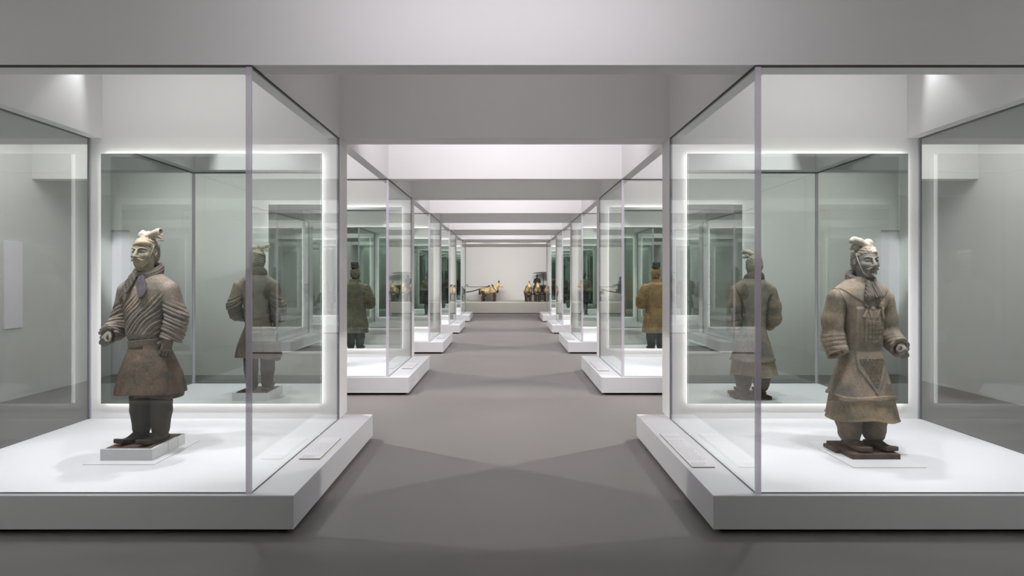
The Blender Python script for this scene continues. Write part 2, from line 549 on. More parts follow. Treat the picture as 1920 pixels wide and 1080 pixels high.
# ------------------------------------------------------------------ fired clay and bronze
def clay(name, c1, c2, c3, sc=5.0, bump=0.35, rough=0.85, dirt=0.5):
    m, nt, p = new_mat(name)
    N = nt.nodes; L = nt.links
    tc = N.new('ShaderNodeTexCoord')
    def noise(s, d=5, r=0.6):
        n = N.new('ShaderNodeTexNoise'); n.inputs['Scale'].default_value = s
        n.inputs['Detail'].default_value = d; n.inputs['Roughness'].default_value = r
        L.new(tc.outputs['Object'], n.inputs['Vector']); return n
    def ramp(n, a, b):
        r = N.new('ShaderNodeMapRange'); r.inputs[1].default_value = a; r.inputs[2].default_value = b
        L.new(n.outputs['Fac'], r.inputs[0]); return r
    r0 = ramp(noise(sc * 0.8, 3, 0.5), 0.35, 0.68); r1 = ramp(noise(sc * 1.3), 0.42, 0.62); r2 = ramp(noise(sc * 2.7, 6, 0.7), 0.52, 0.66); r3 = ramp(noise(sc * 11, 4, 0.7), 0.35, 0.7)
    a = N.new('ShaderNodeMix'); a.data_type = 'RGBA'
    a.inputs[6].default_value = lin(c1); a.inputs[7].default_value = lin(c2); L.new(r1.outputs[0], a.inputs[0])
    b = N.new('ShaderNodeMix'); b.data_type = 'RGBA'; b.inputs[7].default_value = lin(c3)
    k = N.new('ShaderNodeMath'); k.operation = 'MULTIPLY'; k.inputs[1].default_value = dirt
    L.new(r2.outputs[0], k.inputs[0]); L.new(k.outputs[0], b.inputs[0]); L.new(a.outputs[2], b.inputs[6])
    h = N.new('ShaderNodeMix'); h.data_type = 'RGBA'; h.blend_type = 'MULTIPLY'; h.inputs[0].default_value = 0.35
    L.new(b.outputs[2], h.inputs[6])
    cr = N.new('ShaderNodeCombineColor')
    for i in range(3): L.new(r3.outputs[0], cr.inputs[i])
    L.new(cr.outputs[0], h.inputs[7])
    g = N.new('ShaderNodeMix'); g.data_type = 'RGBA'; g.blend_type = 'MULTIPLY'; g.inputs[0].default_value = 1.0
    gr = N.new('ShaderNodeMix'); gr.data_type = 'RGBA'
    gr.inputs[6].default_value = (0.70, 0.74, 0.78, 1); gr.inputs[7].default_value = (1.12, 1.06, 1.0, 1)
    L.new(r0.outputs[0], gr.inputs[0]); L.new(h.outputs[2], g.inputs[6]); L.new(gr.outputs[2], g.inputs[7])
    L.new(g.outputs[2], p.inputs['Base Color'])
    p.inputs['Roughness'].default_value = rough; p.inputs['Specular IOR Level'].default_value = 0.2
    bn = N.new('ShaderNodeBump'); bn.inputs['Strength'].default_value = bump; bn.inputs['Distance'].default_value = 0.006
    L.new(noise(38, 6, 0.65).outputs['Fac'], bn.inputs['Height']); L.new(bn.outputs['Normal'], p.inputs['Normal'])
    return m

clay('clay_cream', (196, 183, 158), (178, 165, 142), (214, 205, 186), 9, 0.2)
clay('clay_cream_dark', (168, 158, 140), (140, 132, 118), (188, 178, 160), 9, 0.3)
clay('clay_robe', (156, 144, 132), (128, 120, 112), (176, 152, 132), 5)
clay('clay_scarf', (128, 118, 108), (110, 102, 98), (146, 134, 120), 8)
clay('clay_mauve', (112, 104, 110), (126, 118, 122), (96, 88, 94), 8)
clay('clay_skirt', (124, 108, 96), (100, 92, 84), (146, 126, 110), 6)
clay('clay_dark', (84, 76, 70), (70, 65, 61), (100, 88, 78), 7)
clay('clay_hand', (134, 126, 116), (116, 108, 100), (150, 142, 132), 9)
clay('clay_knot', (218, 208, 190), (198, 188, 172), (232, 224, 208), 9, 0.2)
clay('clay_face_grey', (172, 165, 154), (146, 142, 138), (190, 178, 156), 8, 0.2)
clay('clay_armour', (168, 152, 134), (138, 129, 118), (146, 146, 142), 6)
clay('clay_scale', (162, 149, 131), (140, 128, 114), (180, 166, 146), 9, 0.15)
clay('clay_sleeve', (166, 150, 130), (136, 125, 113), (182, 162, 134), 5)
clay('clay_robe_hem', (156, 138, 112), (130, 117, 100), (174, 156, 130), 6)
clay('clay_legs_brown', (140, 122, 106), (112, 98, 86), (152, 134, 116), 6)
clay('clay_slab', (112, 94, 82), (94, 80, 72), (128, 108, 94), 9)
clay('clay_olive', (122, 116, 98), (104, 98, 84), (142, 132, 106), 7)
clay('clay_ochre', (176, 142, 96), (150, 122, 88), (196, 164, 116), 6)
clay('clay_ochre_dark', (128, 104, 78), (110, 90, 72), (146, 118, 84), 6)
clay('clay_rust_head', (148, 108, 78), (110, 88, 70), (168, 128, 92), 9)
clay('clay_pale_green', (138, 142, 108), (122, 124, 98), (156, 156, 122), 8)
clay('clay_charcoal', (76, 76, 74), (64, 64, 64), (92, 90, 86), 7)

# ------------------------------------------------------------------ anatomy
def make_hand(name, wrist, d, pn, curl, mat, parent, thumb_sign=1, scale=1.0, h=0.0032, splay=0.0):
    """palm, four unequal fingers bent by `curl` towards the palm side, thumb from the side near the wrist"""
    d = Vector(d).normalized(); pn = Vector(pn); pn = (pn - d * pn.dot(d)).normalized()
    s = d.cross(pn).normalized() * thumb_sign          # towards the thumb
    w = Vector(wrist); L = scale
    F = Fld(w - Vector((0.15,) * 3) * L, w + Vector((0.15,) * 3) * L, h)
    pc = w + d * 0.05 * L
    f = sbox(F, pc, (0.048 * L, 0.040 * L, 0.018 * L), 0.016 * L, (tuple(d), tuple(s), tuple(pn)))
    f = smin(f, rc(F, w - d * 0.05 * L, w + d * 0.02 * L, 0.032 * L, 0.028 * L), 0.02)
    lens = [(0.040, 0.027, 0.021), (0.045, 0.030, 0.022), (0.042, 0.028, 0.021), (0.033, 0.022, 0.019)]
    for i, ls in enumerate(lens):
        o = (1.5 - i) * 0.0205 * L
        p = w + d * (0.085 - 0.004 * abs(i - 1)) * L + s * o
        ang = 0.0; q = p - d * 0.03 * L; rr = 0.0105 * L
        dirv = d + s * splay * (1.5 - i)
        g = rc(F, q, p, rr, rr)
        for j in range(3):
            ang += curl[j] + 0.06 * i
            v = dirv * math.cos(ang) + pn * math.sin(ang)
            e = p + v * ls[j] * L
            g = np.minimum(g, rc(F, p, e, rr * (1 - 0.06 * j), rr * (0.94 - 0.07 * j)))
            p = e
        f = smin(f, g, 0.004)
    a = w + d * 0.022 * L + s * 0.032 * L
    b = a + (d * 0.55 + s * 0.5 + pn * 0.45).normalized() * 0.042 * L
    c = b + (d * 0.75 + s * 0.0 + pn * 0.55).normalized() * 0.034 * L
    e = c + (d * 0.6 - s * 0.35 + pn * 0.5).normalized() * 0.026 * L
    f = smin(f, chain(F, [a, b, c, e], [0.015 * L, 0.0135 * L, 0.0115 * L, 0.009 * L], 0.004), 0.008)
    return sculpt(name, f, F, mat, parent)

def head_field(F, cx, cy_, z0, beard, grin):
    """face towards -y; z0 is the chin, the skull top lies 0.255 above"""
    class G: pass
    g = G(); g.X = (F.X - cx) / 1.12; g.Y = (F.Y - cy_) / 1.06; g.Z = (F.Z - z0) / 1.03
    f = ell(g, (0, 0.012, 0.150), (0.080, 0.098, 0.102))
    f = smin(f, ell(g, (0, -0.016, 0.070), (0.070, 0.073, 0.074)), 0.035)
    f = smin(f, ell(g, (0, -0.054, 0.024), (0.034, 0.032, 0.027)), 0.028)           # chin
    for s in (-1, 1):
        f = smin(f, ell(g, (s * 0.045, -0.052, 0.094), (0.028, 0.028, 0.027)), 0.018)    # full cheek
        f = smax(f, -ell(g, (s * 0.034, -0.093, 0.130), (0.027, 0.017, 0.012)), 0.014)  # eye socket
        f = smin(f, ell(g, (s * 0.034, -0.0705, 0.1275), (0.024, 0.0135, 0.0115)), 0.003) # lid
        f = smax(f, -chain(g, [(s * 0.014, -0.083, 0.1220), (s * 0.034, -0.0845, 0.1245), (s * 0.055, -0.070, 0.1245)], [0.003, 0.0042, 0.0026], 0.001), 0.002)
        # thin arched brow, sharp at its lower edge
        f = smin(f, chain(g, [(s * 0.015, -0.0890, 0.149), (s * 0.036, -0.0845, 0.1560), (s * 0.062, -0.0610, 0.149)], [0.0050, 0.0052, 0.0036], 0.006), 0.005)
        f = smin(f, ell(g, (s * 0.0145, -0.098, 0.083), (0.0115, 0.013, 0.0095)), 0.006)  # wing of the nose
        # moustache, drooping and then curling up at its end
        f = smin(f, chain(g, [(s * 0.004, -0.1010, 0.068), (s * 0.023, -0.0975, 0.065), (s * 0.041, -0.087, 0.055), (s * 0.054, -0.076, 0.058)], [0.0062, 0.0075, 0.0062, 0.0036], 0.004), 0.003)
        # ear
        f = smin(f, ell(g, (s * 0.082, 0.012, 0.118), (0.011, 0.021, 0.034)), 0.006)
        f = smax(f, -ell(g, (s * 0.092, 0.006, 0.120), (0.008, 0.011, 0.020)), 0.004)
    f = smin(f, rc(g, (0, -0.086, 0.140), (0, -0.110, 0.089), 0.0085, 0.0150), 0.009)     # nose
    f = smin(f, ell(g, (0, -0.0895, 0.0525), (0.025, 0.0115, 0.0058)), 0.003)            # upper lip
    f = smin(f, ell(g, (0, -0.0880, 0.0410), (0.022, 0.0125, 0.0068)), 0.003)            # lower lip
    for s in (-1, 1):
        f = smax(f, -rc(g, (s * 0.028, -0.092, 0.0470 + grin), (0, -0.1015, 0.0465), 0.0022, 0.0026), 0.002)
    if beard:
        f = smin(f, rc(g, (0, -0.086, 0.026), (0, -0.100, -0.004), 0.015, 0.009), 0.012)
        for s in (-1, 1):
            f = smin(f, rc(g, (s * 0.028, -0.080, 0.022), (0, -0.094, 0.006), 0.008, 0.008), 0.008)
    f = smin(f, rc(g, (0, 0.018, -0.10), (0, 0.006, 0.06), 0.060, 0.056), 0.03)          # neck
    return f

def make_head(root, cx, cy_, z0, mat, beard=False, grin=0.004, h=0.003):
    F = Fld((cx - 0.125, cy_ - 0.16, z0 - 0.09), (cx + 0.125, cy_ + 0.13, z0 + 0.27), h)
    return sculpt('head', head_field(F, cx, cy_, z0, beard, grin), F, mat, root)

def make_hair(root, cx, cy_, z0, mat, h=0.0032, band=True, matband=None, strap=True, bt=0.015):
    F = Fld((cx - 0.13, cy_ - 0.14, z0 - 0.02), (cx + 0.13, cy_ + 0.15, z0 + 0.30), h)
    class G: pass
    g = G(); g.X = (F.X - cx) / 1.12; g.Y = (F.Y - cy_) / 1.06; g.Z = (F.Z - z0) / 1.03
    f = ell(g, (0, 0.017, 0.152), (0.087, 0.105, 0.108))
    f = smin(f, ell(g, (0, 0.055, 0.085), (0.068, 0.060, 0.070)), 0.04)
    # hairline: runs over the forehead, down past the temples and in front of the ears
    cut = np.maximum(0.205 - g.Z - 0.9 * sm(g.Y, -0.075, -0.02) * 0.19, -(g.Y + 0.030 + 2.2 * np.maximum(g.Z - 0.185, 0)))
    f = smax(f, -(0.0 + (g.Y + 0.022) + 1.15 * np.maximum(g.Z - 0.165, 0) * 2.0 - 0.0), 0.004)
    strands = 0.0016 * np.sin(np.arctan2(g.X, g.Z - 0.05) * 46 + 3 * np.sin(g.Y * 30)) + 0.0012 * np.sin(g.Z * 260 + g.X * 60)
    f = f - strands
    o = sculpt('hair', f, F, mat, root)
    if band:
        q = np.sqrt((g.X / 0.0885) ** 2 + ((g.Y - 0.014) / 0.1065) ** 2)
        zc = 0.186 + 0.012 * np.sin(np.arctan2(g.X, -g.Y) * 2 + 0.6) + 0.10 * (g.Y + 0.09) * 0.35
        rr = np.sqrt(((q - (0.80 + 0.0 * g.Z)) * 0.088) ** 2 + ((g.Z - zc) * 0.8) ** 2)
        b = rr - bt - 0.004 * np.sin(np.arctan2(g.X, -g.Y) * 3)
        b2 = np.sqrt(((q - 0.72) * 0.088) ** 2 + ((g.Z - zc - 0.016 - 0.02 * g.X * 4) * 0.8) ** 2) - bt * 0.95
        b = smin(b, b2, 0.004)
        sculpt('headband', b, F, matband or mat, root)
        if strap:
            st = None
            for s in (-1, 1):
                c = chain(g, [(s * 0.085, -0.004, 0.18), (s * 0.082, -0.026, 0.120), (s * 0.071, -0.039, 0.075), (s * 0.056, -0.047, 0.03), (s * 0.030, -0.064, 0.0)], [0.0045] * 5, 0.003)
                st = c if st is None else np.minimum(st, c)
            sculpt('chin_strap', st, F, matband or mat, root)
    return o

def make_knot(root, cx, cy_, z0, s, mat, parent, kind, h=0.0035):
    """folded top-knot; the tube points to side s"""
    F = Fld((cx - 0.21, cy_ - 0.08, z0 + 0.19), (cx + 0.21, cy_ + 0.13, z0 + 0.40), h)
    class G: pass
    g = G(); g.X = (F.X - cx) * s; g.Y = F.Y - cy_; g.Z = F.Z - z0
    if kind == 'A':
        f = ell(g, (-0.030, 0.022, 0.270), (0.046, 0.036, 0.040))
        f = smin(f, rc(g, (-0.048, 0.018, 0.272), (-0.034, 0.020, 0.310), 0.022, 0.008), 0.012)
        f = smin(f, rc(g, (-0.01, 0.022, 0.275), (0.018, 0.024, 0.298), 0.026, 0.012), 0.012)
        t = rc(g, (-0.020, 0.004, 0.252), (0.118, 0.012, 0.302), 0.021, 0.025)
        t = smin(t, rc(g, (0.118, 0.012, 0.302), (0.152, 0.012, 0.298), 0.025, 0.034), 0.006)
        t = np.maximum(t, (g.X - 0.150) * 0.96 + (g.Z - 0.298) * 0.1)
        t = smax(t, -rc(g, (0.118, 0.012, 0.302), (0.17, 0.012, 0.297), 0.016, 0.029), 0.003)
        f = smin(f, t, 0.010)
        r = sbox(g, (0.098, 0.030, 0.243), (0.048, 0.026, 0.007), 0.005, ((0.90, 0, -0.30), (0, 1, 0), (0.30, 0, 0.95)))
        r = smin(r, sbox(g, (0.105, 0.028, 0.262), (0.040, 0.020, 0.006), 0.005, ((0.86, 0, -0.5), (0, 1, 0), (0.5, 0, 0.86))), 0.004)
        r = smin(r, rc(g, (0.02, 0.015, 0.245), (0.07, 0.025, 0.25), 0.024, 0.012), 0.012)
    else:
        f = ell(g, (-0.034, 0.012, 0.272), (0.044, 0.040, 0.046))
        f = smin(f, ell(g, (-0.03, 0.0, 0.236), (0.06, 0.05, 0.016)), 0.008)
        t = chain(g, [(-0.030, -0.004, 0.248), (0.060, -0.004, 0.288), (0.112, -0.004, 0.302), (0.132, -0.002, 0.296)], [0.028, 0.032, 0.030, 0.024], 0.01)
        f = smin(f, t, 0.006)
        r = chain(g, [(0.045, 0.012, 0.232), (0.092, 0.014, 0.248), (0.120, 0.016, 0.238)], [0.014, 0.026, 0.020], 0.008)
        r = smax(r, -ell(g, (0.118, -0.02, 0.232), (0.024, 0.022, 0.013)), 0.004)
    o = sculpt('topknot', f, F, mat, parent)
    sculpt('knot_ribbon', r, F, mat, parent)
    return o

def arm_fields(F, arms, k=0.02):
    fs = []
    for A in arms:
        f = chain(F, A['p'], A['r'], 0.03)
        if 'cut' in A:
            c, n = A['cut']
            n = Vector(n).normalized()
            f = np.maximum(f, (F.X - c[0]) * n.x + (F.Y - c[1]) * n.y + (F.Z - c[2]) * n.z)
        fs.append(f)
    return fs

def warp(F, s=1.0):
    return 0.35 * np.sin(F.X * 19 * s + 1.3) + 0.3 * np.sin(F.Y * 23 * s + F.Z * 9 * s) + 0.25 * np.sin(F.Z * 27 * s + F.X * 11 * s + 2.0)

def make_shoe(root, x, y, yaw, mat, ln=0.15, w=0.047, h=0.004, up=0.022):
    F = Fld((x - 0.12, y - ln - 0.08, -0.01), (x + 0.12, y + ln + 0.05, 0.13), h)
    ca, sa = math.cos(yaw), math.sin(yaw)
    class G: pass
    g = G(); X = F.X - x; Y = F.Y - y
    g.X = X * ca + Y * sa; g.Y = -X * sa + Y * ca
    lift = up * sm(-g.Y, ln * 0.35, ln * 1.0)
    g.Z = F.Z - lift
    wid = w * (0.92 + 0.14 * sm(-g.Y, -0.05, ln))
    qx = abs(g.X) - wid + 0.01; qy = abs(g.Y) - ln + 0.01; qz = abs(g.Z - 0.019) - 0.019 + 0.008
    f = np.sqrt(np.maximum(qx, 0) ** 2 + np.maximum(qy, 0) ** 2 + np.maximum(qz, 0) ** 2) + np.minimum(np.maximum(qx, np.maximum(qy, qz)), 0) - 0.008
    f = smin(f, rc(g, (0, 0.05, 0.05), (0, -0.05, 0.026), 0.045, 0.026), 0.03)
    f = f - 0.0025 * (abs(g.Z - 0.013) < 0.004) * 0
    f = smin(f, rc(g, (-wid.max() * 0.9, -0.02, 0.03), (0, -0.02, 0.062), 0.006, 0.006), 0.006)
    f = smin(f, rc(g, (wid.max() * 0.9, -0.02, 0.03), (0, -0.02, 0.062), 0.006, 0.006), 0.006)
    return sculpt('shoe', np.maximum(f, -F.Z), F, mat, root)

def make_leg(root, pts, rs, mat, h=0.006, bands=0.0):
    xs = [p[0] for p in pts]; ys = [p[1] for p in pts]; R = max(rs) + 0.03
    F = Fld((min(xs) - R, min(ys) - R, 0.0), (max(xs) + R, max(ys) + R, max(p[2] for p in pts) + 0.03), h)
    f = chain(F, pts, rs, 0.012)
    f = np.maximum(f, F.Z - pts[0][2]); f = np.maximum(f, pts[-1][2] - 0.03 - F.Z)
    f = f - 0.0022 * np.sin(F.Z * 70 + F.X * 25 + 2 * warp(F)) * (0.25 + bands)
    return sculpt('trouser_leg', f, F, mat, root)

# ------------------------------------------------------------------ A: the robed figure with the scarf
def warrior_A(root, M, h=0.0048, hh=0.0027, flip=1):
    z0 = 1.457
    make_head(root, 0.0, -0.035, z0, M['head'], False, 0.003, hh)
    hr = make_hair(root, 0.0, -0.035, z0, M['hair'], hh * 1.1, True, M['head'], True)
    make_knot(root, 0.0, -0.035, z0, 1, M['knot'], hr, 'A', hh * 1.15)
    # robe: trunk and sleeves in one surface
    F = Fld((-0.44, -0.36, 0.78), (0.44, 0.26, 1.47), h)
    T = loft(F, [(0.79, .140, .130, .012, -.005), (0.84, .150, .140, .010, -.01), (0.90, .162, .155, .008, -.015), (1.0, .170, .160, .004, -.015), (1.1, .180, .155, 0, -.01), (1.2, .198, .148, 0, 0),
                 (1.28, .200, .138, 0, .005), (1.33, .180, .125, 0, .01), (1.37, .145, .110, 0, .01), (1.41, .105, .09, 0, .012), (1.45, .088, .08, 0, .012)], 2.2)
    for s in (-1, 1):
        T = smin(T, rc(F, (s * .10, .005, 1.315), (s * .20, .01, 1.25), .085, .088), 0.06)
    c = (F.Z - 1.15 * F.X) / 1.524
    m = sm(F.Z, 0.83, 0.92) * (1 - sm(F.Z, 1.15, 1.27)) * sm(-F.Y, -0.02, 0.05)
    w = warp(F)
    fold = abs(np.sin(np.pi * (c / 0.030 + 0.45 * w))) ** 0.6
    fold2 = abs(np.sin(np.pi * (c / 0.052 + 0.35 * w + 0.4))) ** 0.7
    T = T - m * (0.0105 * fold + 0.007 * fold2 - 0.008)
    back = sm(F.Y, 0.02, 0.08)
    T = T - back * 0.004 * np.sin(F.X * 38 + 2 * w) * sm(F.Z, 0.85, 1.0)
    # lapel edge running from the neck down to the left hip
    lap = abs((F.X + 0.02) * 0.80 + (F.Z - 1.27) * 0.6)
    A = arm_fields(F, [
        dict(p=[(-.205, .01, 1.25), (-.276, .03, 1.03), (-.268, -.06, .935), (-.236, -.20, .90)], r=[.092, .086, .082, .072], cut=((-.236, -.185, .90), (0.2, -1, -0.25))),
        dict(p=[(.205, .01, 1.25), (.276, .02, 1.03), (.274, -.01, .95), (.250, -.05, .80)], r=[.093, .089, .090, .086], cut=((.24, -.03, .852), (-.1, -0.25, -1)))])
    for i, f in enumerate(A):
        z = F.Z + (0.30 * F.X * (1 if i else -1)) + 0.35 * F.Y
        g = abs(np.sin(np.pi * (z / 0.034 + 0.35 * w))) ** 0.55
        g2 = abs(np.sin(np.pi * ((z - 0.2 * F.Y) / 0.061 + 0.4 * w + 0.3))) ** 0.7
        mk = 1 - sm(F.Z, 1.08, 1.20)
        f = f - mk * (0.0115 * g + 0.009 * g2 - 0.010) - 0.002 * w
        T = smin(T, f, 0.009)
    if True:   # hollow cuffs
        T = smax(T, -rc(F, (-.245, -.14, .902), (-.225, -.25, .892), .052, .058), 0.004)
        T = smax(T, -rc(F, (.257, -.02, .89), (.250, -.05, .80), .060, .070), 0.004)
    sculpt('robe', T, F, M['robe'], root)
    # scarf: coil round the neck and two tails on the chest
    F = Fld((-0.22, -0.26, 1.17), (0.22, 0.16, 1.50), h * 0.72)
    q = np.sqrt(F.X ** 2 / 1.18 ** 2 + (F.Y - 0.006) ** 2)
    zc = 1.390 + 0.46 * (F.Y + 0.04) + 0.02 * abs(F.X)
    S_ = np.sqrt((q - 0.088) ** 2 + ((F.Z - zc) * 0.50) ** 2) - 0.025
    S_ = S_ - 0.0045 * abs(np.sin(np.pi * ((F.Z - zc) / 0.024 + 0.15 * np.sin(F.X * 25)))) ** 0.6
    sc = sculpt('scarf', S_, F, M['scarf'], root)
    ax = lambda ang, tilt: ((math.cos(ang), 0, math.sin(ang)), (-math.sin(ang) * math.sin(tilt), math.cos(tilt), math.cos(ang) * math.sin(tilt)), (-math.sin(ang) * math.cos(tilt), -math.sin(tilt), math.cos(ang) * math.cos(tilt)))
    t1 = sbox(F, (-0.075, -0.135, 1.325), (0.036, 0.010, 0.085), 0.009, ax(-0.42, -0.30))
    t1 = t1 - 0.003 * np.sin((F.X * 0.9 + F.Z * 0.42) * 190)
    sculpt('scarf_tail', t1, F, M['scarf'], sc)
    t2 = sbox(F, (0.056, -0.150, 1.297), (0.047, 0.010, 0.096), 0.030 * 0.3, ax(0.40, -0.22))
    e2 = ell(F, (0.070, -0.158, 1.268), (0.052, 0.05, 0.075))
    t2 = smax(t2, -0 + ell(F, (0.058, -0.150, 1.294), (0.066, 0.06, 0.104)), 0.008)
    sculpt('scarf_tail', t2, F, M['tail'], sc)
    # sash and skirt
    F = Fld((-0.24, -0.24, 0.76), (0.26, 0.24, 0.92), h)
    B = loft(F, [(0.79, .185, .158, 0, -.005), (0.83, .188, .162, 0, -.008), (0.87, .193, .170, 0, -.01)], 2.2, (0.80 , 0.855))
    zt = F.Z - 0.10 * F.X
    B = np.maximum(loft(F, [(0.76, .150, .142, .014, -.006), (0.92, .166, .164, .010, -.014)], 2.2), np.maximum(0.798 - zt, zt - 0.848)) - 0.004
    sculpt('sash', B, F, M['robe'], root)
    F = Fld((-0.36, -0.32, 0.36), (0.36, 0.32, 0.85), h)
    th = np.arctan2(F.X, -F.Y)
    P = [(0.36, .282, .248, .020, 0), (0.45, .270, .236, .020, 0), (0.56, .245, .212, .020, 0), (0.68, .204, .180, .018, -.005), (0.78, .160, .148, .015, -.005), (0.85, .146, .138, .012, -.005)]
    K = loft(F, P, 2.3)
    K = K - (0.010 * np.sin(th * 6 + 0.7) + 0.006 * np.sin(th * 11 + 1.9)) * (1 - sm(F.Z, 0.45, 0.78))
    over = sm(th, 0.42, 0.46) * (1 - sm(th, 2.6, 2.65))
    K = K - 0.012 * over
    hem = 0.405 + 0.008 * np.sin(th * 2 + 0.5) + 0.03 * over * sm(abs(th - 1.5), 0.25, 0.5) * 0 - 0.006 * over
    K = np.maximum(K, hem - F.Z)
    K = smax(K, -np.maximum(loft(F, [(r[0], r[1] - .03, r[2] - .03, .02, 0) for r in P[:3]], 2.3), F.Z - 0.50), 0.004)
    sk = sculpt('skirt', K, F, M['skirt'], root)
    # lower layer peeping out under the hem on the side
    K2 = loft(F, [(r[0], r[1] - .010, r[2] - .008, .028, .006) for r in P], 2.3)
    K2 = np.maximum(K2, np.maximum(0.372 + 0.02 * np.sin(th * 3) - F.Z, F.Z - 0.47))
    K2 = smax(K2, -np.maximum(loft(F, [(r[0], r[1] - .035, r[2] - .03, .02, 0) for r in P[:3]], 2.3), F.Z - 0.46), 0.004)
    K2 = np.maximum(K2, -(F.X - 0.06 * np.sin(F.Y * 8) - 0.10))
    sculpt('under_skirt', K2, F, M['skirt'], root)
    for s in (-1, 1):
        make_leg(root, [(.032 + s * .106, .0, .50), (.034 + s * .104, .0, .25), (.034 + s * .096, .0, .10), (.034 + s * .094, .0, .055)], [.096, .089, .073, .062], M['legs'], h)
        make_shoe(root, .028 + s * .098, -.085, s * 0.06, M['shoe'], 0.178, 0.048, h * 0.8)
    make_hand('hand', (-.226, -.205, .893), (0.15, -1, -0.45), (0.75, 0.1, -0.6), (1.0, 1.35, 0.9), M['hand'], root, 1, 1.0, hh * 1.05)
    make_hand('hand', (.240, -.045, .862), (-0.10, -0.22, -1), (-0.75, 0.65, 0.0), (0.22, 0.40, 0.30), M['hand'], root, -1, 1.05, hh * 1.05, 0.10)

